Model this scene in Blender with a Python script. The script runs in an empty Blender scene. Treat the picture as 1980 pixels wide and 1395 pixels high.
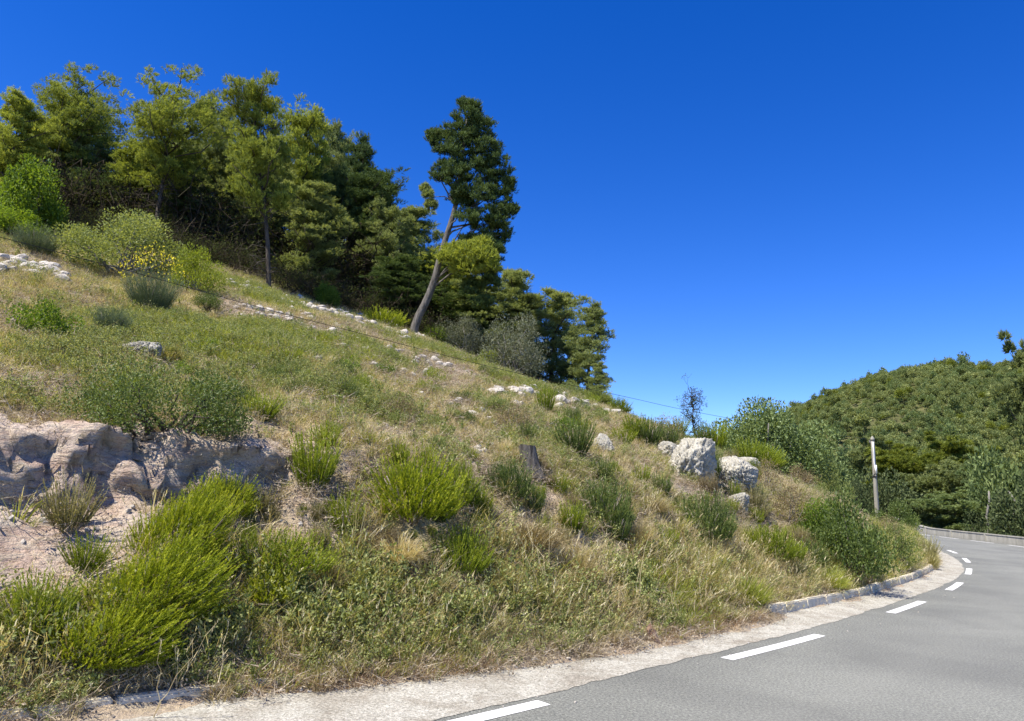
import bpy, bmesh, math, random
import numpy as np
from mathutils import Vector, Matrix, Quaternion

# ------------------------------------------------------------------ camera, light, exposure
S = bpy.context.scene
COL = S.collection
R_ = math.radians
F_PX, PITCH, ROLL, CAM_H = 1430.0, R_(10.01), R_(2.58), 2.04
cr, sr, cp, sp = math.cos(ROLL), math.sin(ROLL), math.cos(PITCH), math.sin(PITCH)
def _pit(v):
    return Vector((v[0], v[1]*cp - v[2]*sp, v[1]*sp + v[2]*cp))
c_right, c_up, c_fwd = _pit((cr, 0, sr)), _pit((-sr, 0, cr)), _pit((0, 1, 0))
cam_d = bpy.data.cameras.new('camera')
cam_d.sensor_fit = 'HORIZONTAL'; cam_d.sensor_width = 36.0; cam_d.lens = 36.0*F_PX/1980
cam_d.clip_start = 0.1; cam_d.clip_end = 3000
cam = bpy.data.objects.new('camera', cam_d); COL.objects.link(cam)
m = Matrix.Identity(4)
for i in range(3):
    m[i][0], m[i][1], m[i][2] = c_right[i], c_up[i], -c_fwd[i]
m[2][3] = CAM_H
cam.matrix_world = m
S.camera = cam

SUN_DIR = Vector((-0.42, -0.31, 0.85)).normalized()       # towards the sun
SUN_EL = math.asin(SUN_DIR.z); SUN_AZ = math.atan2(SUN_DIR.x, SUN_DIR.y)
world = bpy.data.worlds.new('World'); S.world = world; world.use_nodes = True
wn = world.node_tree.nodes; wl = world.node_tree.links
wn.clear()
sky = wn.new('ShaderNodeTexSky'); sky.sky_type = 'NISHITA'; sky.sun_disc = False
sky.sun_elevation = SUN_EL; sky.sun_rotation = SUN_AZ
sky.altitude = 300; sky.air_density = 0.8; sky.dust_density = 0.0; sky.ozone_density = 4.0
hsv = wn.new('ShaderNodeHueSaturation'); hsv.inputs['Saturation'].default_value = 1.345; hsv.inputs['Hue'].default_value = 0.5195
bg = wn.new('ShaderNodeBackground'); bg.inputs['Strength'].default_value = 0.121
wo = wn.new('ShaderNodeOutputWorld')
wl.new(sky.outputs[0], hsv.inputs['Color']); wl.new(hsv.outputs[0], bg.inputs[0]); wl.new(bg.outputs[0], wo.inputs[0])
sun_d = bpy.data.lights.new('sun', 'SUN'); sun_d.energy = 4.9; sun_d.angle = R_(0.53); sun_d.color = (1.0, 0.93, 0.80)
sun = bpy.data.objects.new('sun', sun_d); COL.objects.link(sun)
sun.rotation_mode = 'QUATERNION'; sun.rotation_quaternion = (-SUN_DIR).to_track_quat('-Z', 'Y')
S.view_settings.view_transform = 'Standard'; S.view_settings.look = 'None'
S.view_settings.exposure = 0.92; S.view_settings.gamma = 1.0; S.view_settings.use_curve_mapping = False
S.cycles.max_bounces = 6; S.cycles.transparent_max_bounces = 4
S.cycles.diffuse_bounces = 3

# ------------------------------------------------------------------ small maths
def U32(x): return np.asarray(x).astype(np.int64).astype(np.uint32)
def _hash(ix, iy, iz, seed):
    with np.errstate(over='ignore'):
        h = U32(ix)*np.uint32(374761393) + U32(iy)*np.uint32(668265263) + U32(iz)*np.uint32(2147483647) + np.uint32((seed*1274126177) & 0xffffffff)
        h = (h ^ (h >> np.uint32(13)))*np.uint32(1274126177)
        h = (h ^ (h >> np.uint32(15)))*np.uint32(2246822519)
        h = h ^ (h >> np.uint32(16))
    return h.astype(np.float64)/4294967295.0
def vnoise(p, seed=0):
    p = np.asarray(p, float)
    if p.shape[-1] == 2: p = np.concatenate([p, np.zeros(p.shape[:-1]+(1,))], -1)
    i = np.floor(p); f = p - i; f = f*f*(3-2*f); i = i.astype(np.int64)
    r = 0
    for a in (0, 1):
        wx = f[..., 0] if a else 1-f[..., 0]
        for b in (0, 1):
            wy = f[..., 1] if b else 1-f[..., 1]
            for c in (0, 1):
                wz = f[..., 2] if c else 1-f[..., 2]
                r = r + wx*wy*wz*_hash(i[..., 0]+a, i[..., 1]+b, i[..., 2]+c, seed)
    return r*2-1
def fbm(p, seed=0, oct=4, gain=0.5):
    p = np.asarray(p, float); a, s, t = 1.0, 0.0, 0.0
    for k in range(oct):
        s = s + a*vnoise(p*(2.03**k)+k*7.31, seed+k*17); t += a; a *= gain
    return s/t
def nrm(v): return v/np.maximum(np.linalg.norm(v, axis=-1, keepdims=True), 1e-9)
def sstep(a, b, x):
    t = np.clip((np.asarray(x, float)-a)/(b-a), 0, 1); return t*t*(3-2*t)
def chaikin(P, n=3):
    P = np.array(P, float)
    for _ in range(n):
        Q = np.empty((2*len(P)-2+2, P.shape[1])); Q[0] = P[0]; Q[-1] = P[-1]
        Q[1:-1:2] = .75*P[:-1]+.25*P[1:]; Q[2:-1:2] = .25*P[:-1]+.75*P[1:]
        P = Q
    return P
def resample(P, step):
    P = np.array(P, float); s = np.r_[0, np.cumsum(np.linalg.norm(np.diff(P, axis=0), axis=1))]
    n = max(2, int(s[-1]/step)+1); t = np.linspace(0, s[-1], n)
    return np.stack([np.interp(t, s, P[:, k]) for k in range(P.shape[1])], 1)
def normals2(P):
    T = np.gradient(P, axis=0); T = nrm(T); return np.stack([T[:, 1], -T[:, 0]], 1)   # to the right of travel

# ------------------------------------------------------------------ plan of the place
FAR_BEND = [(23.6, 42.5), (25.0, 48), (25.6, 54), (24.6, 62), (21, 71), (14, 79), (4, 85), (-12, 91)]
K = resample(chaikin([(-20, -9), (-8.5, 1.8), (-5.5, 4.6), (-3.1, 6.85), (-1.9, 7.75), (-.7, 8.55), (.2, 9.2), (1.2, 10.05), (2.1, 10.9), (3.78, 12.55),
     (5, 13.95), (6.9, 15.95), (9, 18.3), (13.4, 23.9), (17.3, 30), (21.3, 37.7)]+FAR_BEND, 2), 0.2)
def kdist(x, y):
    """signed distance to the kerb line, positive on the hillside; index of the nearest kerb point"""
    x = np.asarray(x, float).ravel(); y = np.asarray(y, float).ravel()
    d = np.empty(len(x)); idx = np.empty(len(x), int)
    T = nrm(np.gradient(K, axis=0))
    for a in range(0, len(x), 20000):
        dx = x[a:a+20000, None]-K[None, :, 0]; dy = y[a:a+20000, None]-K[None, :, 1]
        q = dx*dx+dy*dy; j = q.argmin(1); r = np.arange(len(j))
        side = T[j, 0]*dy[r, j]-T[j, 1]*dx[r, j]
        d[a:a+20000] = np.sqrt(q[r, j])*np.where(side >= 0, 1, -1); idx[a:a+20000] = j
    return d, idx
S_D = np.array([-30, -.55, -.2, .25, .9, 3.0, 4.0, 12, 26, 60, 120.])
S_H = np.array([-.10, -.08, .06, .15, .62, 2.40, 2.85, 6.15, 11.6, 22, 36.])
C_D = np.array([-30, -.55, -.2, .25, .9, 2.2, 2.55, 2.85, 4.0, 12, 26, 60, 120.])
C_H = np.array([-.10, -.08, .03, .15, .60, 1.60, 1.95, 2.46, 2.92, 6.0, 11.3, 22, 36.])
CAP_X = np.array([-60, -14, -10, -4.1, -1.7, .2, 1.4, 4, 6.6, 9, 11, 14, 18, 20, 23, 40.])
CAP_H = np.array([26, 11.5, 9.8, 7.9, 7.0, 6.4, 6.0, 5.3, 4.35, 3.5, 2.7, 1.6, .7, .45, .25, .2])
CAP_SL = (np.array([-30, -12, 0, 6, 12, 40.]), np.array([.35, .3, .12, 0, -.05, -.0]))
def height(x, y, detail=True):
    x = np.asarray(x, float); y = np.asarray(y, float); sh = x.shape
    xr, yr = x.ravel(), y.ravel()
    d, j = kdist(xr, yr)
    P = np.stack([xr, yr], 1)
    dd = d + np.where(d > .6, .35*fbm(P*.45, 3, 3)*sstep(.6, 2.5, d), 0)
    h0 = np.interp(dd, S_D, S_H); h1 = np.interp(dd + .25*fbm(P*1.3, 9, 3)*sstep(1, 2, d), C_D, C_H)
    w = 1 - sstep(-2.2, .6, K[j, 0])                     # the eroded scarp is at the near end of the bank
    h = h0*(1-w)+h1*w
    h = h + sstep(.5, 2, d)*(.16*fbm(P*.35, 5, 3)+.10*fbm(P*1.1, 6, 3))
    cap = np.interp(xr, CAP_X, CAP_H)+np.maximum(0, yr-28)*np.interp(xr, *CAP_SL)+.15*fbm(P*.5, 8, 3)
    k = .7; hh = np.clip(.5+.5*(cap-h)/k, 0, 1)
    hs = cap*(1-hh)+h*hh-k*hh*(1-hh)
    h = np.where(d < .3, h+(.05*fbm(P*1.8, 11, 3)-.05*sstep(4.3, 5.2, K[j, 0]))*sstep(-.75, -.3, d), h)
    h = np.where(d > 1.2, np.where(d < 2.2, h+(hs-h)*(d-1.2), hs), h)
    if detail:
        sc_ = w*sstep(1.5, 2.1, d)*(1-sstep(3.2, 3.9, d)); rg_ = 1-2*np.abs(fbm(P*1.9, 24, 4)); h = h+sc_*(.11*rg_+.10*fbm(P*3.7, 25, 3)+.05*np.round(3*fbm(P*2.6, 26, 2)))
        h = h + sstep(.15, 1.0, d)*(.035*fbm(P*4.0, 21, 3)+.018*fbm(P*11, 22, 2))
    return h.reshape(sh)
def ray(px, py):
    X = px-990.0; Y = -(py-697.5)
    return (c_right*X + c_up*Y + c_fwd*F_PX)/F_PX
def project(P):
    v = np.asarray(P, float)-np.array([0, 0, CAM_H])
    a, b, c = v@np.array(c_right), v@np.array(c_up), v@np.array(c_fwd)
    c = np.where(np.abs(c) < 1e-6, 1e-6, c)
    return 990+F_PX*a/c, 697.5-F_PX*b/c, c
_TT = np.concatenate([np.arange(5, 20, .05), np.arange(20, 70, .15)])
def hit(px, py):
    """the point of the hillside seen along a line of sight"""
    d = np.array(ray(px, py)); P = _TT[:, None]*d[None, :]+np.array([0, 0, CAM_H])
    g = height(P[:, 0], P[:, 1], False)
    below = np.where(P[:, 2] < g)[0]
    i = below[0] if len(below) else int(np.argmin(P[:, 2]-g))
    p = P[i].copy(); p[2] = g[i]
    return p, _TT[i]
def along(px, py, Y):
    d = np.array(ray(px, py)); return d*(Y/d[1])+np.array([0, 0, CAM_H])

# ------------------------------------------------------------------ meshes and objects
def mesh_np(name, V, Fa, mats, tint=None, smooth=False, mat_idx=None):
    V = np.asarray(V, np.float32); Fa = np.asarray(Fa, np.int32); k = Fa.shape[1]
    me = bpy.data.meshes.new(name)
    me.vertices.add(len(V)); me.vertices.foreach_set('co', V.ravel())
    me.loops.add(Fa.size); me.loops.foreach_set('vertex_index', Fa.ravel())
    me.polygons.add(len(Fa)); me.polygons.foreach_set('loop_start', np.arange(0, Fa.size, k, dtype=np.int32))
    if mat_idx is not None: me.polygons.foreach_set('material_index', np.asarray(mat_idx, np.int32))
    me.polygons.foreach_set('use_smooth', np.full(len(Fa), smooth))
    if tint is not None:
        a = me.attributes.new('tint', 'FLOAT', 'POINT'); a.data.foreach_set('value', np.asarray(tint, np.float32))
    for mm in (mats if isinstance(mats, (list, tuple)) else [mats]): me.materials.append(mm)
    me.update(calc_edges=True)
    return me
class Geo:
    """collects triangles with a tint per vertex"""
    def __init__(s): s.V, s.F, s.T, s.n = [], [], [], 0
    def add(s, V, F, T):
        if len(V) == 0: return
        s.V.append(np.asarray(V, float)); s.F.append(np.asarray(F, int)+s.n); s.T.append(np.broadcast_to(np.asarray(T, float), (len(V),)).copy()); s.n += len(V)
    def mesh(s, name, mat, smooth=False): return mesh_np(name, np.concatenate(s.V), np.concatenate(s.F), mat, np.concatenate(s.T), smooth)
def link(name, data, parent=None, kind=None):
    o = bpy.data.objects.new(name, data); COL.objects.link(o)
    if parent is not None: o.parent = parent
    if kind: o['kind'] = kind
    return o
TILT = Matrix.Rotation(-0.075, 4, 'Y')           # plants grow a little away from the road's own normal
def thing(name, label, cat, loc, rz=0.0, sc=1.0, group=None, tilt=None, kids=()):
    o = bpy.data.objects.new(name, None); COL.objects.link(o); o.empty_display_size = .2
    t = TILT if tilt is None else tilt
    sc = (sc, sc, sc) if np.isscalar(sc) else sc
    o.matrix_world = Matrix.Translation(Vector(loc)) @ t @ Matrix.Rotation(rz, 4, 'Z') @ Matrix.Diagonal((sc[0], sc[1], sc[2], 1))
    o['label'] = label; o['category'] = cat
    if group: o['group'] = group
    for nm, me in kids: link(nm, me, o)
    return o

# ------------------------------------------------------------------ materials
def mat(name):
    mm = bpy.data.materials.new(name); mm.use_nodes = True; nt = mm.node_tree; nt.nodes.clear()
    out = nt.nodes.new('ShaderNodeOutputMaterial')
    return mm, nt, out
def N(nt, t, **kw):
    n = nt.nodes.new(t)
    for k, v in kw.items():
        if k in n.inputs: n.inputs[k].default_value = v
        else: setattr(n, k, v)
    return n
def ramp(nt, stops, fac=None):
    r = nt.nodes.new('ShaderNodeValToRGB'); e = r.color_ramp.elements
    while len(e) < len(stops): e.new(.5)
    for i, (p, c) in enumerate(stops): e[i].position = p; e[i].color = (*c, 1) if len(c) == 3 else c
    if fac is not None: nt.links.new(fac, r.inputs[0])
    return r
def leaf_mat(name, stops, trans=.35, gloss=.02, rough=.5, inst=0.0, hvar=.02):
    """leaf colours by tint; light passes through thin leaves"""
    mm, nt, out = mat(name); L = nt.links
    at = N(nt, 'ShaderNodeAttribute', attribute_name='tint')
    oi = N(nt, 'ShaderNodeObjectInfo')
    ma = N(nt, 'ShaderNodeMath', operation='MULTIPLY_ADD'); ma.inputs[1].default_value = inst; L.new(oi.outputs['Random'], ma.inputs[0])
    sub = N(nt, 'ShaderNodeMath', operation='SUBTRACT'); sub.inputs[1].default_value = inst*.5
    L.new(at.outputs['Fac'], sub.inputs[0]); L.new(sub.outputs[0], ma.inputs[2])
    r = ramp(nt, stops, ma.outputs[0])
    d = N(nt, 'ShaderNodeBsdfDiffuse'); L.new(r.outputs[0], d.inputs[0])
    g = N(nt, 'ShaderNodeMixRGB', blend_type='MULTIPLY'); g.inputs[0].default_value = 1; g.inputs[2].default_value = (1.35, 1.25, .6, 1)
    L.new(r.outputs[0], g.inputs[1])
    t = N(nt, 'ShaderNodeBsdfTranslucent'); L.new(g.outputs[0], t.inputs[0])
    mx = N(nt, 'ShaderNodeMixShader'); mx.inputs[0].default_value = trans
    L.new(d.outputs[0], mx.inputs[1]); L.new(t.outputs[0], mx.inputs[2])
    gl = N(nt, 'ShaderNodeBsdfGlossy'); gl.inputs['Roughness'].default_value = rough; gl.inputs[0].default_value = (.9, .95, 1, 1)
    m2 = N(nt, 'ShaderNodeMixShader'); m2.inputs[0].default_value = gloss
    L.new(mx.outputs[0], m2.inputs[1]); L.new(gl.outputs[0], m2.inputs[2]); L.new(m2.outputs[0], out.inputs[0])
    return mm
def solid(name, build, rough=.85, bump=None, spec=.3):
    mm, nt, out = mat(name); L = nt.links
    b = N(nt, 'ShaderNodeBsdfPrincipled'); b.inputs['Roughness'].default_value = rough; b.inputs['Specular IOR Level'].default_value = spec
    geo = N(nt, 'ShaderNodeNewGeometry'); tc = N(nt, 'ShaderNodeTexCoord')
    c, hgt, dist = build(nt, geo, tc)
    L.new(c, b.inputs['Base Color'])
    if hgt is not None:
        bp = N(nt, 'ShaderNodeBump'); bp.inputs['Strength'].default_value = bump or .5; bp.inputs['Distance'].default_value = dist
        L.new(hgt, bp.inputs['Height']); L.new(bp.outputs[0], b.inputs['Normal'])
    L.new(b.outputs[0], out.inputs[0])
    return mm
def noise(nt, vec, scale, detail=4, rough=.6, dist=0):
    n = N(nt, 'ShaderNodeTexNoise'); n.inputs['Scale'].default_value = scale; n.inputs['Detail'].default_value = detail
    n.inputs['Roughness'].default_value = rough; n.inputs['Distortion'].default_value = dist
    nt.links.new(vec, n.inputs['Vector']); return n.outputs['Fac']
def mixc(nt, fac, a, b, mode='MIX'):
    n = N(nt, 'ShaderNodeMixRGB', blend_type=mode)
    for i, v in ((0, fac), (1, a), (2, b)):
        if isinstance(v, bpy.types.NodeSocket): nt.links.new(v, n.inputs[i])
        else: n.inputs[i].default_value = v if np.isscalar(v) else (*v, 1)
    return n.outputs[0]
def math_(nt, op, a, b=None):
    n = N(nt, 'ShaderNodeMath', operation=op)
    for i, v in ((0, a), (1, b)):
        if v is None: continue
        if isinstance(v, bpy.types.NodeSocket): nt.links.new(v, n.inputs[i])
        else: n.inputs[i].default_value = v
    return n.outputs[0]

def b_soil(nt, geo, tc):
    P = geo.outputs['Position']
    at = N(nt, 'ShaderNodeAttribute', attribute_name='bare')
    lit = ramp(nt, [(.3, (0.281, 0.230, 0.131)), (.5, (0.454, 0.380, 0.220)), (.7, (0.562, 0.482, 0.299))], noise(nt, P, 3.1, 6, .65))
    fine = noise(nt, P, 38, 4, .7)
    bar = ramp(nt, [(.28, (.46, .31, .24)), (.45, (.60, .455, .375)), (.62, (.68, .57, .485)), (.75, (.54, .39, .31))], noise(nt, P, 1.7, 6, .62, .6))
    st = N(nt, 'ShaderNodeMapping'); nt.links.new(P, st.inputs[0]); st.inputs['Scale'].default_value = (1, 1, 5)
    lay = noise(nt, st.outputs[0], 3.0, 5, .6, .5)
    bar2 = mixc(nt, math_(nt, 'MULTIPLY', ramp(nt, [(.45, (0, 0, 0)), (.6, (1, 1, 1))], lay).outputs[0], .45), bar.outputs[0], (0.713, 0.643, 0.496))
    c = mixc(nt, at.outputs['Fac'], lit.outputs[0], bar2)
    c = mixc(nt, math_(nt, 'MULTIPLY', fine, .5), c, (0.270, 0.204, 0.122), 'MULTIPLY') if False else mixc(nt, .35, c, ramp(nt, [(.3, (0.378, 0.354, 0.280)), (.7, (1, 1, 1))], fine).outputs[0], 'MULTIPLY')
    vo = N(nt, 'ShaderNodeTexVoronoi', feature='DISTANCE_TO_EDGE'); vo.inputs['Scale'].default_value = 2.4
    nz = N(nt, 'ShaderNodeTexNoise'); nz.inputs['Scale'].default_value = 4; nz.inputs['Detail'].default_value = 5; nt.links.new(P, nz.inputs['Vector'])
    wv = N(nt, 'ShaderNodeVectorMath', operation='ADD'); nt.links.new(st.outputs[0], wv.inputs[0]); nt.links.new(nz.outputs['Color'], wv.inputs[1]); nt.links.new(wv.outputs[0], vo.inputs['Vector'])
    crk = ramp(nt, [(0, (.30, .24, .18)), (.035, (1, 1, 1))], vo.outputs['Distance']); c = mixc(nt, math_(nt, 'MULTIPLY', at.outputs['Fac'], .6), c, mixc(nt, 1.0, c, crk.outputs[0], 'MULTIPLY'))
    hgt = math_(nt, 'ADD', math_(nt, 'MULTIPLY', noise(nt, P, 14, 6, .7), 1.0), math_(nt, 'MULTIPLY', lay, 1.2))
    return c, hgt, .09
M_SOIL = solid('soil', b_soil, .95, 1.0, .1)
def b_scrub(nt, geo, tc):
    P = geo.outputs['Position']
    c = ramp(nt, [(.3, (.055, .062, .026)), (.5, (.095, .10, .042)), (.66, (.15, .14, .065)), (.78, (.30, .26, .18))], noise(nt, P, .22, 6, .65))
    return c.outputs[0], noise(nt, P, 1.5, 5, .7), .5
M_SCRUB = solid('scrub_ground', b_scrub, .95, .8, .1)
def b_asph(nt, geo, tc):
    P = geo.outputs['Position']
    sp_ = ramp(nt, [(.40, (0.075, 0.078, 0.070)), (.475, (0.145, 0.150, 0.134)), (.53, (0.207, 0.210, 0.185)), (.60, (0.317, 0.321, 0.281))], noise(nt, P, 34, 5, .9))
    big = ramp(nt, [(.35, (0.744, 0.744, 0.752)), (.65, (1.06, 1.06, 1.05))], noise(nt, P, .35, 4, .55, .8))
    at = N(nt, 'ShaderNodeAttribute', attribute_name='wear')
    c = mixc(nt, 1.0, sp_.outputs[0], big.outputs[0], 'MULTIPLY')
    c = mixc(nt, math_(nt, 'MULTIPLY', at.outputs['Fac'], .25), c, (0.265, 0.267, 0.232))
    c = mixc(nt, math_(nt, 'MULTIPLY', ramp(nt, [(.5, (0, 0, 0)), (.7, (1, 1, 1))], noise(nt, P, 1.6, 5, .6, 1.2)).outputs[0], .14), c, (0.088, 0.089, 0.081))
    return c, noise(nt, P, 60, 4, .9), .012
M_ASPH = solid('asphalt', b_asph, .82, .6, .35)
def b_conc(nt, geo, tc):
    P = geo.outputs['Position']
    c = ramp(nt, [(.28, (0.273, 0.246, 0.205)), (.45, (0.361, 0.340, 0.293)), (.6, (0.458, 0.443, 0.394)), (.8, (0.335, 0.309, 0.262))], noise(nt, P, 1.7, 6, .65, .5))
    f = ramp(nt, [(.40, (0.370, 0.358, 0.324)), (.47, (0.722, 0.724, 0.690)), (.54, (1.1, 1.1, 1.08)), (.62, (1.45, 1.44, 1.4))], noise(nt, P, 36, 5, .92))
    c2 = mixc(nt, .9, c.outputs[0], f.outputs[0], 'MULTIPLY')
    c3 = mixc(nt, math_(nt, 'MULTIPLY', ramp(nt, [(.5, (0, 0, 0)), (.66, (1, 1, 1))], noise(nt, P, 4.5, 6, .75, .8)).outputs[0], .45), c2, (0.237, 0.202, 0.157))
    return c3, noise(nt, P, 45, 5, .8), .015
M_GUT = solid('worn_concrete', b_conc, .9, .8, .2)
def b_kerb(nt, geo, tc):
    P = geo.outputs['Position']
    c = ramp(nt, [(.3, (0.445, 0.405, 0.319)), (.5, (0.626, 0.574, 0.454)), (.7, (0.758, 0.689, 0.549))], noise(nt, P, 3.5, 6, .7))
    f = ramp(nt, [(.3, (0.800, 0.800, 0.800)), (.65, (1, 1, 1))], noise(nt, P, 60, 3, .7))
    return mixc(nt, .8, c.outputs[0], f.outputs[0], 'MULTIPLY'), noise(nt, P, 30, 5, .7), .01
M_KERB = solid('kerb_concrete', b_kerb, .9, .6, .2)
def b_wall(nt, geo, tc):
    P = geo.outputs['Position']
    mp = N(nt, 'ShaderNodeMapping'); nt.links.new(P, mp.inputs[0]); mp.inputs['Scale'].default_value = (1, 1, .25)
    c = ramp(nt, [(.3, (0.210, 0.206, 0.176)), (.5, (0.326, 0.314, 0.271)), (.7, (0.420, 0.407, 0.351))], noise(nt, mp.outputs[0], 2.2, 6, .7))
    return c.outputs[0], noise(nt, P, 14, 5, .7), .01
M_WALL = solid('grey_concrete', b_wall, .9, .5, .2)
def b_paint(nt, geo, tc):
    P = geo.outputs['Position']
    c = ramp(nt, [(.38, (.30, .30, .29)), (.445, (.64, .64, .63)), (.52, (.78, .78, .77))], noise(nt, P, 30, 6, .85))
    return c.outputs[0], noise(nt, P, 110, 3, .7), .004
M_PAINT = solid('road_paint', b_paint, .7, .5, .3)
def b_rock(nt, geo, tc):
    P = tc.outputs['Object']
    c = ramp(nt, [(.28, (0.267, 0.250, 0.207)), (.45, (0.454, 0.435, 0.373)), (.6, (0.588, 0.566, 0.494)), (.78, (0.708, 0.684, 0.611))], noise(nt, P, 2.6, 7, .68, .4))
    sp_ = ramp(nt, [(.36, (0.488, 0.458, 0.392)), (.5, (1, 1, 1))], noise(nt, P, 17, 5, .75))
    c2 = mixc(nt, .75, c.outputs[0], sp_.outputs[0], 'MULTIPLY')
    c3 = mixc(nt, math_(nt, 'MULTIPLY', ramp(nt, [(.58, (0, 0, 0)), (.72, (1, 1, 1))], noise(nt, P, 1.3, 5, .7)).outputs[0], .5), c2, (0.500, 0.378, 0.233))
    return c3, noise(nt, P, 22, 6, .75), .05
M_ROCK = solid('limestone', b_rock, .92, .9, .15)
def b_rock2(nt, geo, tc):
    P = geo.outputs['Position']
    oi = N(nt, 'ShaderNodeObjectInfo')
    c = ramp(nt, [(.28, (.30, .265, .22)), (.5, (.46, .42, .365)), (.72, (.58, .55, .50))], noise(nt, P, 9, 6, .68))
    c2 = mixc(nt, math_(nt, 'MULTIPLY', oi.outputs['Random'], .45), c.outputs[0], (.42, .40, .37))
    return c2, noise(nt, P, 40, 5, .75), .02
M_STONE = solid('field_stone', b_rock2, .92, .8, .15)
def bark(name, a, b, sc=9, zs=.25):
    def bb(nt, geo, tc):
        P = tc.outputs['Object']; mp = N(nt, 'ShaderNodeMapping'); nt.links.new(P, mp.inputs[0]); mp.inputs['Scale'].default_value = (1, 1, zs)
        n = noise(nt, mp.outputs[0], sc, 6, .7, .6)
        return ramp(nt, [(.32, a), (.62, b)], n).outputs[0], n, .05
    return solid(name, bb, .95, 1.0, .1)
M_BARK = bark('pine_bark', (.045, .042, .038), (.175, .162, .148))
M_BARKD = bark('dark_bark', (.030, .026, .021), (.115, .098, .082))
M_BARKG = bark('grey_bark', (.10, .095, .085), (.28, .265, .24))
M_TWIG = bark('dead_twig', (.17, .14, .11), (.36, .32, .27), 20)
M_DEADW = bark('grey_deadwood', (.030, .026, .023), (.17, .155, .138), 12, .12)
M_REDW = bark('red_deadwood', (.13, .075, .05), (.42, .29, .21), 12, .12)
M_POLE = bark('pole_wood', (.17, .165, .14), (.33, .32, .28), 10, .06)
def flat(name, c, rough=.6):
    return solid(name, lambda nt, g, tc: (ramp(nt, [(.3, tuple(v*.85 for v in c)), (.7, c)], noise(nt, g.outputs['Position'], 8)).outputs[0], None, 0), rough)
M_WHITE = flat('white_plastic', (.74, .75, .76), .5)
M_METAL = flat('dark_metal', (.08, .08, .085), .5)
M_CABLE = flat('black_cable', (.02, .02, .022), .6)

L_PINE = leaf_mat('pine_needles', [(0, (0.133, 0.174, 0.040)), (.5, (0.288, 0.343, 0.066)), (1, (0.485, 0.533, 0.109))], .42, .01, .55, .25)
L_PINED = leaf_mat('dark_pine_needles', [(0, (0.042, 0.075, 0.029)), (.5, (0.089, 0.137, 0.046)), (1, (0.175, 0.233, 0.071))], .25, .01, .55)
L_PINEG = leaf_mat('grey_pine_needles', [(0, (0.117, 0.156, 0.062)), (.5, (0.245, 0.298, 0.113)), (1, (0.396, 0.441, 0.184))], .38, .01, .55, .2)
L_HEATH = leaf_mat('heath_leaves', [(0, (0.076, 0.117, 0.014)), (.5, (0.199, 0.261, 0.022)), (1, (0.398, 0.454, 0.055))], .42, .01, .55, .2)
L_BRIGHT = leaf_mat('bright_heath_leaves', [(0, (0.099, 0.145, 0.012)), (.5, (0.248, 0.308, 0.018)), (1, (0.497, 0.531, 0.060))], .45, .01, .55, .1)
L_ROSEM = leaf_mat('dark_heath_leaves', [(0, (0.049, 0.081, 0.025)), (.5, (0.113, 0.162, 0.043)), (1, (0.232, 0.290, 0.090))], .35, .012, .55, .2)
L_TIPS = leaf_mat('pale_heath_tips', [(0, (0.132, 0.132, 0.059)), (.5, (0.282, 0.264, 0.125)), (1, (0.480, 0.444, 0.251))], .35, .008, .55, .1)
L_OLIVE = leaf_mat('olive_leaves', [(0, (0.081, 0.098, 0.057)), (.5, (0.161, 0.178, 0.109)), (1, (0.270, 0.282, 0.190))], .25, .025, .55)
L_MAST = leaf_mat('mastic_leaves', [(0, (0.047, 0.077, 0.015)), (.5, (0.100, 0.147, 0.026)), (1, (0.199, 0.246, 0.052))], .35, .025, .55, .15)
L_MAST2 = leaf_mat('grey_oak_leaves', [(0, (0.080, 0.119, 0.040)), (.5, (0.161, 0.223, 0.077)), (1, (0.290, 0.358, 0.133))], .3, .02, .5)
L_OAK = leaf_mat('oak_leaves', [(0, (0.062, 0.115, 0.013)), (.5, (0.131, 0.213, 0.020)), (1, (0.250, 0.338, 0.045))], .45, .015, .55, .1)
L_PALE = leaf_mat('pale_shrub_leaves', [(0, (0.109, 0.144, 0.037)), (.5, (0.207, 0.253, 0.078)), (1, (0.356, 0.397, 0.149))], .4, .015, .55, .1)
L_YELL = leaf_mat('yellow_green_leaves', [(0, (.120, .165, .016)), (.5, (.230, .290, .028)), (1, (.370, .420, .070))], .45, .015, .55, .1)
L_BROOM = leaf_mat('broom_stems', [(0, (.050, .078, .040)), (.5, (.110, .150, .082)), (1, (.190, .230, .130))], .25, .015, .55, .1)
L_FLOW = leaf_mat('broom_flowers', [(0, (.66, .56, .03)), (1, (.84, .76, .09))], .35, .008, .55)
L_HOLM = leaf_mat('holm_oak_leaves', [(0, (0.034, 0.050, 0.021)), (.5, (0.076, 0.103, 0.042)), (1, (0.172, 0.198, 0.090))], .25, .006, .55, .1)
L_BRWN = leaf_mat('brown_shrub_leaves', [(0, (0.138, 0.102, 0.054)), (.5, (0.258, 0.204, 0.114)), (1, (0.408, 0.348, 0.210))], .3, .01, .55, .2)
L_DRY = leaf_mat('dry_grass_blades', [(0, (0.228, 0.192, 0.102)), (.35, (0.385, 0.323, 0.182)), (.7, (0.556, 0.470, 0.279)), (1, (0.750, 0.689, 0.483))], .35, .01, .55, .5)
L_GOLD = leaf_mat('golden_grass_blades', [(0, (0.163, 0.152, 0.051)), (.5, (0.328, 0.299, 0.107)), (1, (0.524, 0.480, 0.248))], .38, .01, .55, .2)
L_GREEN = leaf_mat('green_grass_blades', [(0, (0.129, 0.165, 0.028)), (.5, (0.266, 0.314, 0.048)), (1, (0.499, 0.517, 0.119))], .42, .01, .55, .35)
L_WEED = leaf_mat('weed_leaves', [(0, (0.114, 0.146, 0.048)), (.5, (0.236, 0.270, 0.095)), (1, (0.439, 0.451, 0.179))], .4, .015, .55, .35)
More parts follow.
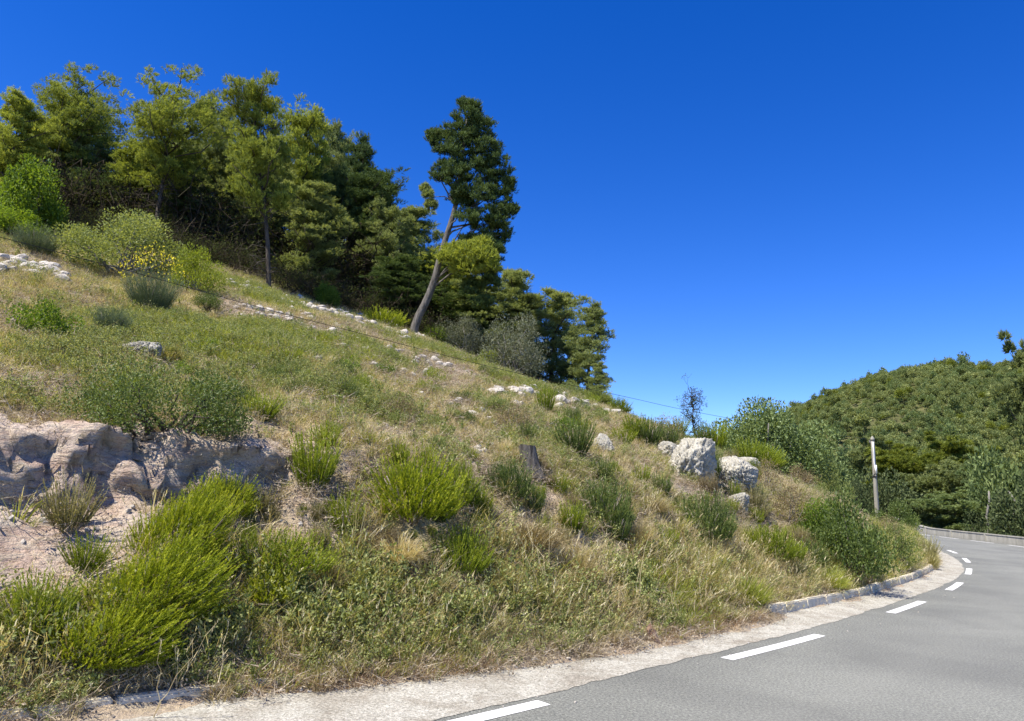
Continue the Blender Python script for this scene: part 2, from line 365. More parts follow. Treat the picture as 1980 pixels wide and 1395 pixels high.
L_DEAD = leaf_mat('dead_litter', [(0, (0.172, 0.132, 0.096)), (.5, (0.329, 0.272, 0.205)), (1, (0.572, 0.501, 0.396))], .2, .008, .55, .4)
L_RUST = leaf_mat('rusty_grass_blades', [(0, (.130, .080, .048)), (.5, (.250, .165, .100)), (1, (.390, .290, .190))], .3, .008, .55, .3)
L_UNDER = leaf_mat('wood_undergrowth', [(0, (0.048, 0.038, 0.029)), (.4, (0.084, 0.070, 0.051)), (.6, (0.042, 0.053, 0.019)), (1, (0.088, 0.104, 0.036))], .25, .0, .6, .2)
L_FAR = leaf_mat('far_pine_foliage', [(0, (0.109, 0.144, 0.054)), (.5, (0.219, 0.261, 0.095)), (1, (0.348, 0.376, 0.145))], .3, .008, .55, .55)  # slight distance haze is put into this leaf colour as a green-blue shift
L_FARD = leaf_mat('far_oak_foliage', [(0, (0.080, 0.121, 0.054)), (.5, (0.162, 0.219, 0.080)), (1, (0.287, 0.341, 0.134))], .3, .01, .55, .3)  # haze of the far hill tinted into the leaf colour here too
L_FARY = leaf_mat('yellow_pine_foliage', [(0, (0.094, 0.124, 0.022)), (.5, (0.187, 0.224, 0.035)), (1, (0.293, 0.325, 0.066))], .38, .008, .55, .2)

# ------------------------------------------------------------------ plant geometry
def rdir(rng, n, zmin=-1.0):
    z = rng.uniform(zmin, 1, n); a = rng.uniform(0, 2*np.pi, n); r = np.sqrt(1-z*z)
    return np.stack([r*np.cos(a), r*np.sin(a), z], 1)
def perp(D, rng):
    v = rng.normal(size=D.shape); return nrm(np.cross(D, v))
def needles(geo, P, D, L, W, T, rng):
    """one thin triangle each"""
    n = len(P); s = perp(D, rng)*(W[:, None]*.5)
    V = np.empty((n, 3, 3)); V[:, 0] = P-s; V[:, 1] = P+s; V[:, 2] = P+D*L[:, None]
    geo.add(V.reshape(-1, 3), np.arange(3*n).reshape(-1, 3), np.repeat(T, 3))
def leaves(geo, P, D, Nn, L, W, T):
    """folded diamond leaves: direction D, facing Nn"""
    n = len(P); s = nrm(np.cross(D, Nn)); up = nrm(np.cross(s, D))
    V = np.empty((n, 4, 3)); mid = P+D*(L*.45)[:, None]
    V[:, 0] = P; V[:, 1] = mid+s*(W*.5)[:, None]+up*(W*.16)[:, None]; V[:, 2] = P+D*L[:, None]; V[:, 3] = mid-s*(W*.5)[:, None]+up*(W*.16)[:, None]
    b = np.arange(n)[:, None]*4
    Fa = np.concatenate([b+np.array([[0, 1, 2]]), b+np.array([[0, 2, 3]])], 1).reshape(-1, 3)
    geo.add(V.reshape(-1, 3), Fa, np.repeat(T, 4))
def tube(geo, pts, rad, ns=6, T=.5):
    pts = np.asarray(pts, float); rad = np.asarray(rad, float); n = len(pts)
    tg = nrm(np.gradient(pts, axis=0)); ref = np.array([1., 0, 0]) if abs(tg[0, 2]) > .7 else np.array([0, 0, 1.])
    a = nrm(np.cross(tg, ref)); b = np.cross(tg, a); th = np.linspace(0, 2*np.pi, ns, endpoint=False)
    V = pts[:, None, :]+rad[:, None, None]*(a[:, None, :]*np.cos(th)[None, :, None]+b[:, None, :]*np.sin(th)[None, :, None])
    Fa = []
    for i in range(n-1):
        for k in range(ns):
            q = (i*ns+k, i*ns+(k+1) % ns, (i+1)*ns+(k+1) % ns, (i+1)*ns+k); Fa += [(q[0], q[1], q[2]), (q[0], q[2], q[3])]
    V = np.concatenate([V.reshape(-1, 3), pts[-1:], pts[:1]]); e = n*ns
    for k in range(ns): Fa += [((n-1)*ns+k, (n-1)*ns+(k+1) % ns, e), ((k+1) % ns, k, e+1)]
    geo.add(V, np.array(Fa), T)
def bent(p0, p1, rng, n=5, wob=.06):
    t = np.linspace(0, 1, n)[:, None]; p0 = np.asarray(p0, float); p1 = np.asarray(p1, float)
    L = np.linalg.norm(p1-p0); off = rng.normal(size=(n, 3))*wob*L; off[0] = 0; off[-1] = 0
    return p0+(p1-p0)*t+off
def shoots(geo, P, D, L, rng, nn=16, nl=.04, nw=.008, ang=.5, t0=.05, T=None, tip=.25, stem=True, curve=.0):
    """shoots clothed with small leaves"""
    n = len(P); T = rng.uniform(.2, .75, n) if T is None else T
    t = rng.uniform(t0, 1, (n, nn)); cv = np.array([0, 0, curve])
    B = P[:, None]+D[:, None]*(L[:, None]*t)[..., None]+cv*(L[:, None]*t*t)[..., None]
    Dn = nrm(D[:, None]+2*cv*t[..., None]); Dn = Dn.reshape(-1, 3)
    q = perp(Dn, rng); a = rng.uniform(ang*.6, ang*1.3, len(Dn))[:, None]
    ND = nrm(Dn*np.cos(a)+q*np.sin(a))
    TT = np.clip(T[:, None]+tip*(t-.5)+rng.normal(0, .1, t.shape), 0, 1).ravel()
    k = n*nn
    needles(geo, B.reshape(-1, 3), ND, nl*rng.uniform(.7, 1.3, k)*(1.1-.4*t.ravel()), np.full(k, nw), TT, rng)
    if stem: needles(geo, P, nrm(D+cv), L*.95, np.full(n, nw*.9), T*.6, rng)
def plume_bush(seed, Rm=.65, H=.9, n=320, L=(.22, .38), lean=(0, 0), nn=22, nl=.04, nw=.009, erect=False, hollow=.25, spread=.75):
    """a heath: many upright shoots from woody stems"""
    rng = np.random.default_rng(seed); g = Geo(); w = Geo()
    if erect:
        a = rng.uniform(0, 2*np.pi, n); r = np.sqrt(rng.uniform(0, 1, n))
        P = np.stack([np.cos(a)*r*Rm*.35, np.sin(a)*r*Rm*.35, np.zeros(n)], 1)
        D = nrm(np.stack([np.cos(a)*r*spread, np.sin(a)*r*spread, np.ones(n)], 1)+rng.normal(0, .1, (n, 3))+np.array([lean[0], lean[1], 0]))
        Ls = H*rng.uniform(.5, 1.02, n)*(1-.25*r)
        shoots(g, P, D, Ls, rng, nn, nl, nw, .42, .22, None, .55, True, .12)
    else:
        lob = rdir(rng, 9, .05); lr = rng.uniform(.75, 1.15, 9)
        d = rdir(rng, n, -.12); k = (d@lob.T); k2 = (np.exp(7*(k-1))*lr).max(1)
        r = rng.uniform(.35, 1, n)**.6*(.72+.32*k2)
        P = np.stack([d[:, 0]*Rm*r, d[:, 1]*Rm*r, H*(.12+.72*np.abs(d[:, 2])*r)], 1)
        D = nrm(np.stack([d[:, 0]*spread, d[:, 1]*spread, .55+.6*np.abs(d[:, 2])], 1)+rng.normal(0, .22, (n, 3))+np.array([lean[0], lean[1], 0]))
        Ls = rng.uniform(L[0], L[1], n)
        P = P-D*Ls[:, None]*.5; P[:, 2] = np.maximum(P[:, 2], .03)
        P[:, 0] += lean[0]*P[:, 2]*.6; P[:, 1] += lean[1]*P[:, 2]*.6
        shoots(g, P, D, Ls, rng, nn, nl, nw, .5, .08, None, .55, True, .18)
    for _ in range(9):
        a = rng.uniform(0, 2*np.pi); e = np.array([math.cos(a)*Rm*.5+lean[0]*H*.4, math.sin(a)*Rm*.5+lean[1]*H*.4, H*rng.uniform(.4, .65)])
        tube(w, bent((math.cos(a)*.04, math.sin(a)*.04, -.06), e, rng, 5, .06), np.linspace(.016, .005, 5)*max(1, Rm), 5)
    return g, w
def leaf_bush(seed, Rm=1.0, H=1.2, nl=12, n=2400, L=.05, W=.03, up=.35, base=.05, lobe=.42, stem=True):
    rng = np.random.default_rng(seed); g = Geo(); w = Geo()
    c = rdir(rng, nl, -.05)*rng.uniform(.4, .8, (nl, 1)); c = c*np.array([Rm, Rm, H*.62])+np.array([0, 0, H*.30]); lo = np.arange(nl) % 2 == 0
    aa = rng.uniform(0, 6.28, nl); c[lo] = np.stack([np.cos(aa)*Rm*.62, np.sin(aa)*Rm*.62, H*rng.uniform(.12, .32, nl)], 1)[lo]
    rad = rng.uniform(.7, 1.2, nl)*lobe*np.array([[Rm], [Rm], [H*.75]]); rad = rad.T
    n = int(n*1.45); k = rng.integers(0, nl, n); d = rdir(rng, n); r = rng.uniform(0, 1, n)**.33
    P = c[k]+d*r[:, None]*rad[k]
    ok = P[:, 2] > base; P = P[ok]; d = d[ok]; k = k[ok]; n = len(P)
    D = nrm(d*.6+rng.normal(0, .6, (n, 3))+np.array([0, 0, up])); Nn = nrm(rng.normal(0, .6, (n, 3))+np.array([0, 0, .8]))
    T = np.clip(rng.uniform(.15, .8, n)+.12*(rng.uniform(-1, 1, nl)[k]), 0, 1)
    leaves(g, P, D, Nn, L*rng.uniform(.7, 1.3, n), W*rng.uniform(.7, 1.3, n), T)
    for i in range(nl):
        tube(w, bent((rng.normal(0, .05)*Rm, rng.normal(0, .05)*Rm, -.08), c[i], rng, 5, .07), np.linspace(.028, .007, 5)*max(.5, Rm), 5)
    return g, w
def blades(geo, rng, P, D, H, W, droop, T):
    """grass blades: four levels, bending over"""
    n = len(P); t = np.array([0, .4, .75, 1.0]); wd = np.array([1, .85, .55, 0])
    hor = nrm(np.stack([D[:, 0], D[:, 1], np.zeros(n)], 1)+rng.normal(0, .02, (n, 3)))
    pts = P[:, None]+D[:, None]*(H[:, None]*t)[..., None]+(hor*droop[:, None]*H[:, None])[:, None]*(t*t)[None, :, None]
    pts[..., 2] -= (droop*H*.55)[:, None]*(t*t*t)[None]
    a = rng.uniform(0, np.pi, n); s = np.stack([np.cos(a), np.sin(a), np.zeros(n)], 1)*W[:, None]*.5
    V = np.empty((n, 7, 3))
    for i in range(3): V[:, 2*i] = pts[:, i]-s*wd[i]; V[:, 2*i+1] = pts[:, i]+s*wd[i]
    V[:, 6] = pts[:, 3]; b = np.arange(n)[:, None]*7
    tri = np.array([0, 1, 3, 0, 3, 2, 2, 3, 5, 2, 5, 4, 4, 5, 6])[None]
    geo.add(V.reshape(-1, 3), (b+tri).reshape(-1, 3), np.repeat(np.clip(T, 0, 1), 7))
    return pts[:, 3]
def tuft(seed, nb=22, H=.3, rad=.06, W=.006, spread=.45, droop=.35, heads=0):
    rng = np.random.default_rng(seed); g = Geo()
    a = rng.uniform(0, 2*np.pi, nb); r = np.sqrt(rng.uniform(0, 1, nb))
    P = np.stack([np.cos(a)*r*rad, np.sin(a)*r*rad, np.full(nb, -.02)], 1)
    D = nrm(np.stack([np.cos(a)*r*spread, np.sin(a)*r*spread, np.ones(nb)], 1)+rng.normal(0, .14, (nb, 3)))
    Hs = H*rng.uniform(.45, 1.1, nb); T = rng.uniform(.1, .95, nb)
    tip = blades(g, rng, P, D, Hs, W*rng.uniform(.7, 1.4, nb), droop*rng.uniform(.2, 1.6, nb), T)
    if heads:
        k = rng.permutation(nb)[:heads]
        for j in range(5):
            Dd = nrm(D[k]+rng.normal(0, .3, (heads, 3)))
            needles(g, tip[k]-D[k]*(.012*j), Dd, np.full(heads, .03), np.full(heads, .009), np.full(heads, .9), rng)
    return g
def tussock(seed, Rm=.45, H=.4, n=900, droop=.5, W=.006):
    """a dome of fine dry blades"""
    rng = np.random.default_rng(seed); g = Geo(); d = rdir(rng, n, .0)
    P = np.stack([d[:, 0]*Rm*.55, d[:, 1]*Rm*.55, np.zeros(n)], 1)*rng.uniform(.2, 1, (n, 1)); P[:, 2] = -.02+H*.25*rng.uniform(0, 1, n)*d[:, 2]
    D = nrm(d*np.array([.9, .9, 1])+rng.normal(0, .25, (n, 3))+np.array([0, 0, .35]))
    Hs = rng.uniform(.45, 1.0, n)*(H*.8*d[:, 2]+Rm*.55*(1-d[:, 2]))
    blades(g, rng, P, D, Hs, np.full(n, W), droop*rng.uniform(.2, 1.4, n), rng.uniform(.1, .9, n))
    return g
def pine(seed, H=8.0, Rm=1.6, cb=.4, nlimb=20, spl=34, nn=10, nl=.15, nw=.022, trunk=None, r0=.13, dead=10, drift=(0, 0), flat_=.85, taper=1.0, lobe=.36, nsub=13):
    """trunk, limbs and lobes of needle tufts"""
    rng = np.random.default_rng(seed); g = Geo(); w = Geo()
    if trunk is None:
        z = np.linspace(0, 1, 9); wob = np.cumsum(rng.normal(0, .035, (9, 2)), 0)*H*.12; wob[0] = 0
        trunk = np.stack([wob[:, 0]+drift[0]*z**2*H, wob[:, 1]+drift[1]*z**2*H, z*H*.96-.15], 1)
    trunk = np.asarray(trunk, float); ts = np.linspace(0, 1, len(trunk))
    def tp(t): return np.array([np.interp(t, ts, trunk[:, k]) for k in range(3)])
    tube(w, np.array([tp(t) for t in np.linspace(0, 1, 16)]), r0*(1-np.linspace(0, .93, 16)**.9), 8)
    C, RR = [], []
    for i in range(nlimb):
        f = (i+.5)/nlimb; t = cb+(1-cb)*f**.9
        prof = (min(1, (f+.25)/.45))*(1-f*.80*taper)**.7
        a = i*2.399+rng.normal(0, .4); ln = Rm*prof*rng.uniform(.5, 1.2)
        p0 = tp(t*.97); d = np.array([math.cos(a), math.sin(a), rng.uniform(.2, 1.0)]); d[:2] += np.array(drift)*2.2
        p1 = p0+d*ln; tube(w, bent(p0, p1, rng, 5, .06), np.linspace(.045, .012, 5)*r0/.13, 5)
        for q in range(nsub):
            u = rng.uniform(.3, 1.05); cc = p0+(p1-p0)*u+rng.normal(0, .20, 3)*ln*np.array([1, 1, .55])+np.array([0, 0, .10*ln*u])
            C.append(cc); RR.append(Rm*lobe*.46*rng.uniform(.5, 1.3)*(1-.2*f))
    for q in range(4): C.append(tp(.99-.04*q)+rng.normal(0, .09, 3)*Rm); RR.append(Rm*lobe*.5)
    C = np.array(C); RR = np.array(RR); k = np.repeat(np.arange(len(C)), spl); n = len(k)
    d = rdir(rng, n, -.55); r = rng.uniform(.25, 1, n)**.5
    P = C[k]+d*(r*RR[k])[:, None]*np.array([1, 1, flat_])
    D = nrm(d*.75+np.array([drift[0]*3, drift[1]*3, .55])+rng.normal(0, .28, (n, 3)))
    T = np.clip(.42+.18*rng.uniform(-1, 1, len(C))[k]+rng.normal(0, .14, n), 0, 1)
    shoots(g, P-D*.08, D, rng.uniform(.12, .24, n), rng, nn, nl, nw, .62, .1, T, .25, False, .1)
    for i in range(dead):
        t = rng.uniform(.08, cb+.1); a = rng.uniform(0, 2*np.pi); p0 = tp(t); ln = rng.uniform(.4, 1.0)*Rm*.8
        b = bent(p0, p0+np.array([math.cos(a), math.sin(a), rng.uniform(-.25, .3)])*ln, rng, 5, .08); tube(w, b, np.linspace(.022, .004, 5), 4)
        for _ in range(3):
            q0 = b[rng.integers(1, 4)]; tube(w, bent(q0, q0+rng.normal(0, .28, 3)*Rm*.6, rng, 3, .08), (.010, .007, .003), 3)
    return g, w
def far_crown(seed, Rm=2.2, H=4.5, n=620, s=.42, nlobe=22):
    rng = np.random.default_rng(seed); g = Geo()
    c = rdir(rng, nlobe, -.2)*rng.uniform(.3, .75, (nlobe, 1))*np.array([Rm, Rm, H*.42])+np.array([0, 0, H*.55])
    k = rng.integers(0, nlobe, n); d = rdir(rng, n, -.5); P = c[k]+d*np.array([Rm*.42, Rm*.42, H*.2])*rng.uniform(.5, 1, (n, 1))
    D = nrm(d+rng.normal(0, .5, (n, 3))+np.array([0, 0, .4])); Nn = nrm(rng.normal(0, .6, (n, 3))+np.array([0, 0, .9]))
    T = np.clip(.45+.25*rng.uniform(-1, 1, nlobe)[k]+rng.normal(0, .14, n), 0, 1)
    leaves(g, P-D*s*.4, D, Nn, s*rng.uniform(.6, 1.3, n), s*.6*rng.uniform(.6, 1.3, n), T)
    tube(g, np.array([(0, 0, -.6), (0, 0, H*.6)]), (.16, .08), 5, .0)
    return g
def rock_mesh(name, seed, r=(1, 1, 1), sub=3, rough=.28, pit=.0, mat_=None, fl=.0):
    bm = bmesh.new(); bmesh.ops.create_icosphere(bm, subdivisions=sub, radius=1)
    V = np.array([v.co for v in bm.verts]); o = seed*13.7
    d = 1+rough*1.3*fbm(V*1.1+o, seed, 3)+rough*.6*fbm(V*3.1+o, seed+5, 3)
    rgk = np.random.default_rng(seed*7+1); pn = rdir(rgk, 16); po = rgk.uniform(.62, 1.05, 16)
    cs = V@pn.T; fr = np.where(cs > .05, po[None]/np.maximum(cs, .05), 9).min(1); fr = np.minimum(fr, 1.25)
    d = d*(1-fl)+fl*(fr*(1+.35*rough*fbm(V*2.4+o, seed+4, 4)))
    if pit: d = d-pit*np.maximum(0, fbm(V*5+o, seed+9, 4)-.0)*1.3-pit*.9*np.abs(fbm(V*11+o, seed+11, 3))+pit*.25*fbm(V*25+o, seed+12, 2)
    V = V*d[:, None]*np.array(r)
    for v, c in zip(bm.verts, V): v.co = c
    me = bpy.data.meshes.new(name); bm.to_mesh(me); bm.free()
    me.materials.append(mat_ or M_STONE)
    if sub >= 3: me.polygons.foreach_set('use_smooth', np.full(len(me.polygons), True))
    return me

# ------------------------------------------------------------------ the ground
def circ(px, py, r): p, t = hit(px, py); return (p[0], p[1], r*1.15)
BARE = [circ(*a) for a in [(60, 1010, 1.0), (30, 1080, .7), (215, 925, .6), (120, 880, .5), (320, 900, .6), (520, 945, .45), (580, 985, .35), (470, 930, .4), (20, 900, .8), (60, 745, .5), (10, 960, .9),
        (1045, 960, .35), (1045, 1040, .25), (700, 930, .3), (930, 920, .35), (620, 985, .35), (1165, 860, .5), (480, 600, 1.0), (540, 615, 1.0), (610, 640, 1.1), (700, 690, .9), (780, 690, .8), (860, 700, .7), (760, 725, .8),
        (690, 640, 1.0), (640, 610, 1.0), (60, 520, 1.3), (1340, 960, .5), (1430, 960, .6), (1250, 900, .4), (1530, 915, .6), (900, 860, .35), (280, 700, .5), (1120, 1050, .2), (640, 1020, .25), (560, 880, .4), (1000, 800, .6), (880, 780, .5), (1460, 990, .3)]]
def bare_at(x, y, d, j):
    P = np.stack([x, y], 1); b = np.zeros(len(x))
    for cx, cy, r in BARE: b = np.maximum(b, 1-sstep(.55, 1.25, np.hypot(x-cx, y-cy)/r))
    b = b*(.75+.5*fbm(P*2.2, 31, 3))
    scarp = (1-sstep(-3.2, -.6, K[j, 0]))*sstep(1.2, 1.6, d)*(1-sstep(3.3, 3.9, d+.3*fbm(P*.8, 33, 2)))
    b = np.maximum(b, scarp*.95)
    b = np.maximum(b, sstep(.12, .45, fbm(P*.55, 35, 4))*sstep(3, 5, d)*.8)
    b = np.maximum(b, (1-sstep(.5, .9, d))*.55)
    return np.clip(b, 0, 1)
gx = np.concatenate([np.arange(-36, -13, .3), np.arange(-13, 0, .06), np.arange(0, 8, .085), np.arange(8, 26.2, .16)])
gy = np.concatenate([np.arange(-2, 4.5, .25), np.arange(4.5, 12, .06), np.arange(12, 15, .085), np.arange(15, 30, .16), np.arange(30, 62, .5)])
X, Y = np.meshgrid(gx, gy); Z = height(X, Y)
dK, jK = kdist(X, Y); nx, ny = len(gx), len(gy)
# the scarp's lip hangs over a little and its face breaks into ledges
Vt = np.stack([X.ravel(), Y.ravel(), Z.ravel()], 1)
wl_ = (1-sstep(-2.6, .2, K[jK, 0]))*sstep(2.2, 2.7, dK)*(1-sstep(3.0, 3.6, dK))
Tn = nrm(np.gradient(K, axis=0)); nk = np.stack([Tn[:, 1], -Tn[:, 0]], 1)[jK]
strat = 1-2*np.abs(fbm(np.stack([Vt[:, 0]*.9, Vt[:, 1]*.9, Vt[:, 2]*5.5], 1), 44, 4))
q3 = Vt*np.array([2.3, 2.3, 5.0])+.55*np.stack([fbm(Vt*2.1+k*5, 46+k, 3) for k in range(3)], 1); q3 = np.floor(q3)
q4 = Vt*np.array([5.5, 5.5, 10.0])+.5*np.stack([fbm(Vt*4.1+k*5, 56+k, 2) for k in range(3)], 1); q4 = np.floor(q4)
blk = .22*(_hash(q3[:, 0], q3[:, 1], q3[:, 2], 48)-.5)+.09*(_hash(q4[:, 0], q4[:, 1], q4[:, 2], 49)-.5)
ov = wl_*blk+wl_*(.14*strat+.10*fbm(Vt*np.array([3.5, 3.5, 8]), 45, 3))+wl_*(.16+.26*fbm(Vt[:, :2]*1.4, 41, 3))+wl_*.06*fbm(np.stack([Vt[:, 0]*2, Vt[:, 1]*2, Vt[:, 2]*9], 1), 43, 3)
Vt[:, :2] += nk*ov[:, None]
idx = np.arange(nx*ny).reshape(ny, nx)
Q = np.stack([idx[:-1, :-1], idx[:-1, 1:], idx[1:, 1:], idx[1:, :-1]], -1).reshape(-1, 4)
Q = Q[(dK[Q] > -.9).any(1)]
used, inv = np.unique(Q, return_inverse=True)
me = mesh_np('hillside', Vt[used], inv.reshape(-1, 4), M_SOIL, None, True)
ba = me.attributes.new('bare', 'FLOAT', 'POINT'); ba.data.foreach_set('value', bare_at(X.ravel(), Y.ravel(), dK, jK)[used].astype(np.float32))
link('hillside', me, None, 'structure')

E = resample(chaikin([(-19, -10.5), (-7.3, .5), (-3.6, 4.1), (-.48, 7.13), (.61, 8.22), (1.44, 9.1), (2.88, 10.55), (4.68, 12.4), (7.09, 15.05), (10.95, 19.6), (13.58, 22.95), (15.83, 26.2), (17.47, 28.9),
     (19.04, 31.76), (20.68, 35.12), (22.45, 39.13), (24.5, 44), (26.2, 49), (27, 55), (26.4, 62), (23, 71.5), (16, 80), (6, 87), (-10, 93)], 2), .5)
EN = normals2(E)
OUT = resample(chaikin([(-11, -19), (2, -6), (7, -.5), (13.5, 6.5), (20.5, 15), (25.5, 24), (30, 34), (32.2, 41), (33.7, 48), (34.3, 53), (34.9, 58.5), (35.8, 64), (37.4, 72), (37.6, 78), (33, 88), (20, 98), (0, 106)], 2), .5)
oq = resample(OUT, 1); 
tE = np.linspace(0, 1, len(E)); tO = np.linspace(0, 1, len(OUT)); OO = np.stack([np.interp(tE, tO, OUT[:, k]) for k in (0, 1)], 1)
# road sheet between the inner and the outer edge
ncross = 15; u = np.linspace(0, 1, ncross)
jit = .05*fbm(E*1.9, 51, 3)+.02*fbm(E*6, 52, 2)
A = E-EN*(.35+0*jit[:, None])
sE = np.r_[0, np.cumsum(np.linalg.norm(np.diff(E, axis=0), axis=1))]; sO = np.r_[0, np.cumsum(np.linalg.norm(np.diff(OUT, axis=0), axis=1))]
near = np.array([np.argmin(((OUT-e)**2).sum(1)) for e in E]); near = np.maximum.accumulate(near)
near = np.convolve(np.pad(near.astype(float), 8, 'edge'), np.ones(17)/17, 'valid')
B = np.stack([np.interp(near, np.arange(len(OUT)), OUT[:, k]) for k in (0, 1)], 1)
rv = A[:, None]+(B-A)[:, None]*u[None, :, None]
def rise(P): return .75*sstep(63, 76, P[..., 1])          # the road climbs out of the bend
RV = np.concatenate([rv, rise(rv)[..., None]], -1).reshape(-1, 3)
ri = np.arange(len(E)*ncross).reshape(len(E), ncross)
RQ = np.stack([ri[:-1, :-1], ri[:-1, 1:], ri[1:, 1:], ri[1:, :-1]], -1).reshape(-1, 4)
me = mesh_np('road', RV, RQ, M_ASPH, None, True)
wear = np.tile(np.exp(-((u-.22)/.08)**2)+np.exp(-((u-.42)/.09)**2)+.8*np.exp(-((u-.66)/.08)**2)+.8*np.exp(-((u-.86)/.07)**2), len(E))
wa = me.attributes.new('wear', 'FLOAT', 'POINT'); wa.data.foreach_set('value', wear.astype(np.float32))
road = link('road', me, None, 'structure')
# painted edge line, one dash at a time
DS = resample(chaikin([(-6.5, .6), (-3.9, 3.5), (-1.7, 5.7), (.5, 7.8), (3.0, 10.2), (5.1, 12.3), (7.7, 15.2), (9.5, 17.3), (11.7, 20), (13.4, 22.3), (15.4, 25.2), (17.1, 27.9), (19, 31), (20.5, 33.8), (22.3, 37.3), (23.5, 40.2), (25.2, 44.5), (26.7, 49), (27.6, 55)], 2), .05)
sD = np.r_[0, np.cumsum(np.linalg.norm(np.diff(DS, axis=0), axis=1))]
def s_at(p): return sD[np.argmin(((DS-np.array(p))**2).sum(1))]
def dash(line, s, a, b, w, z, name):
    t = np.arange(a, b+.01, .25) if b-a > .3 else np.array([a, b]); c = np.stack([np.interp(t, s, line[:, k]) for k in (0, 1)], 1)
    nn_ = normals2(c); V = np.concatenate([np.c_[c-nn_*w/2, np.full(len(c), z)+rise(c)], np.c_[c+nn_*w/2, np.full(len(c), z)+rise(c)]]); n = len(c)
    bm = bmesh.new(); vs = [bm.verts.new(v) for v in V]
    for i in range(n-1): bm.faces.new((vs[i], vs[i+n], vs[i+n+1], vs[i+1]))
    me = bpy.data.meshes.new(name); bm.to_mesh(me); bm.free(); me.materials.append(M_PAINT)
    return link(name, me, road)
for a, b in [((-1.7, 5.7), (.5, 7.8)), ((3.0, 10.2), (5.1, 12.3)), ((7.7, 15.2), (9.5, 17.3)), ((11.7, 20), (13.4, 22.3)), ((15.4, 25.2), (17.1, 27.9)), ((19, 31), (20.5, 33.8)), ((22.3, 37.3), (23.4, 40.0))]:
    dash(DS, sD, s_at(a), s_at(b), .185, .005, 'road_dash')
oin = OUT-normals2(OUT)*.75; sI = np.r_[0, np.cumsum(np.linalg.norm(np.diff(oin, axis=0), axis=1))]
for k in range(11, 24): dash(oin, sI, k*5.0, k*5.0+3.4, .17, .005, 'road_dash')
# concrete gutter strip along the foot of the bank
kidx = [np.argmin(((K-e)**2).sum(1)) for e in E]
Eg = resample(E, .12); Eg = Eg[Eg[:, 1] < 60]; NG = normals2(Eg)
edge = Eg+NG*(.05*fbm(Eg*1.6, 53, 4)+.05*fbm(Eg*7, 54, 3)+.02)[:, None]
kk = np.array([K[np.argmin(((K-e)**2).sum(1))] for e in Eg])
ug = np.array([0, .3, .6, .85, 1.0])
inn = kk-NG*.12
gv = inn[:, None]+(edge-inn)[:, None]*ug[None, :, None]
gz = np.interp(ug, [0, .3, .6, .85, 1], [.055, .035, .02, .012, .005])[None]+.006*fbm(gv*2.3, 55, 3)*np.array([1, 1, 1, .6, 0])[None]
GV = np.concatenate([gv, np.maximum(gz, .0045)[..., None]], -1).reshape(-1, 3); gi = np.arange(len(Eg)*5).reshape(-1, 5)
GQ = np.stack([gi[:-1, :-1], gi[:-1, 1:], gi[1:, 1:], gi[1:, :-1]], -1).reshape(-1, 4)
link('gutter_strip', mesh_np('gutter_strip', GV, GQ, M_GUT, None, True), None, 'structure')
# kerb, stone by stone
kerb = bpy.data.objects.new('kerb', None); COL.objects.link(kerb); kerb['kind'] = 'structure'
rk = random.Random(5); sK = np.r_[0, np.cumsum(np.linalg.norm(np.diff(K, axis=0), axis=1))]
def kpos(s): return np.array([np.interp(s, sK, K[:, 0]), np.interp(s, sK, K[:, 1])])
def kerb_stone(L):
    bm = bmesh.new(); bmesh.ops.create_cube(bm, size=1)
    for v in bm.verts:
        v.co = Vector((v.co.x*L, v.co.y*.17, v.co.z*.34))
        if v.co.z > 0 and v.co.y < 0: v.co.y += .035
    bmesh.ops.bevel(bm, geom=[e for e in bm.edges], offset=.018, segments=2, affect='EDGES')
    bmesh.ops.subdivide_edges(bm, edges=[e for e in bm.edges if e.calc_length() > .3], cuts=5)
    for v in bm.verts:
        n = fbm(np.array([[v.co.x*5, v.co.y*9, v.co.z*9+L*9]]), 61, 3)[0]; v.co += v.co.normalized()*.018*n
    me = bpy.data.meshes.new('kerb_stone'); bm.to_mesh(me); bm.free(); me.materials.append(M_KERB); return me
KM = [kerb_stone(l) for l in (.96, .97, .98, .7)]
s = 12.0; k_end = sK[np.argmin(((K-np.array((15.2, 26.7)))**2).sum(1))]
while s < k_end:
    mi = rk.choice((0, 1, 2, 2, 1, 3)); L = (.96, .97, .98, .7)[mi]; p, q = kpos(s), kpos(s+L); t = q-p; c = (p+q)/2; ln = np.array([-t[1], t[0]])/np.linalg.norm(t)
    if -1.7 < c[0] < 4.75: s += L; continue
    o = link('kerb_stone', KM[mi], kerb); c = c+ln*.085
    o.location = (c[0], c[1], (.045 if c[0] > 0 else -.01)+rk.uniform(-.012, .012)); o.rotation_euler = (rk.uniform(-.05, .05), rk.uniform(-.012, .012), math.atan2(t[1], t[0])+rk.uniform(-.02, .02))
    s += L+rk.choice((.015, .02, .03, .06))

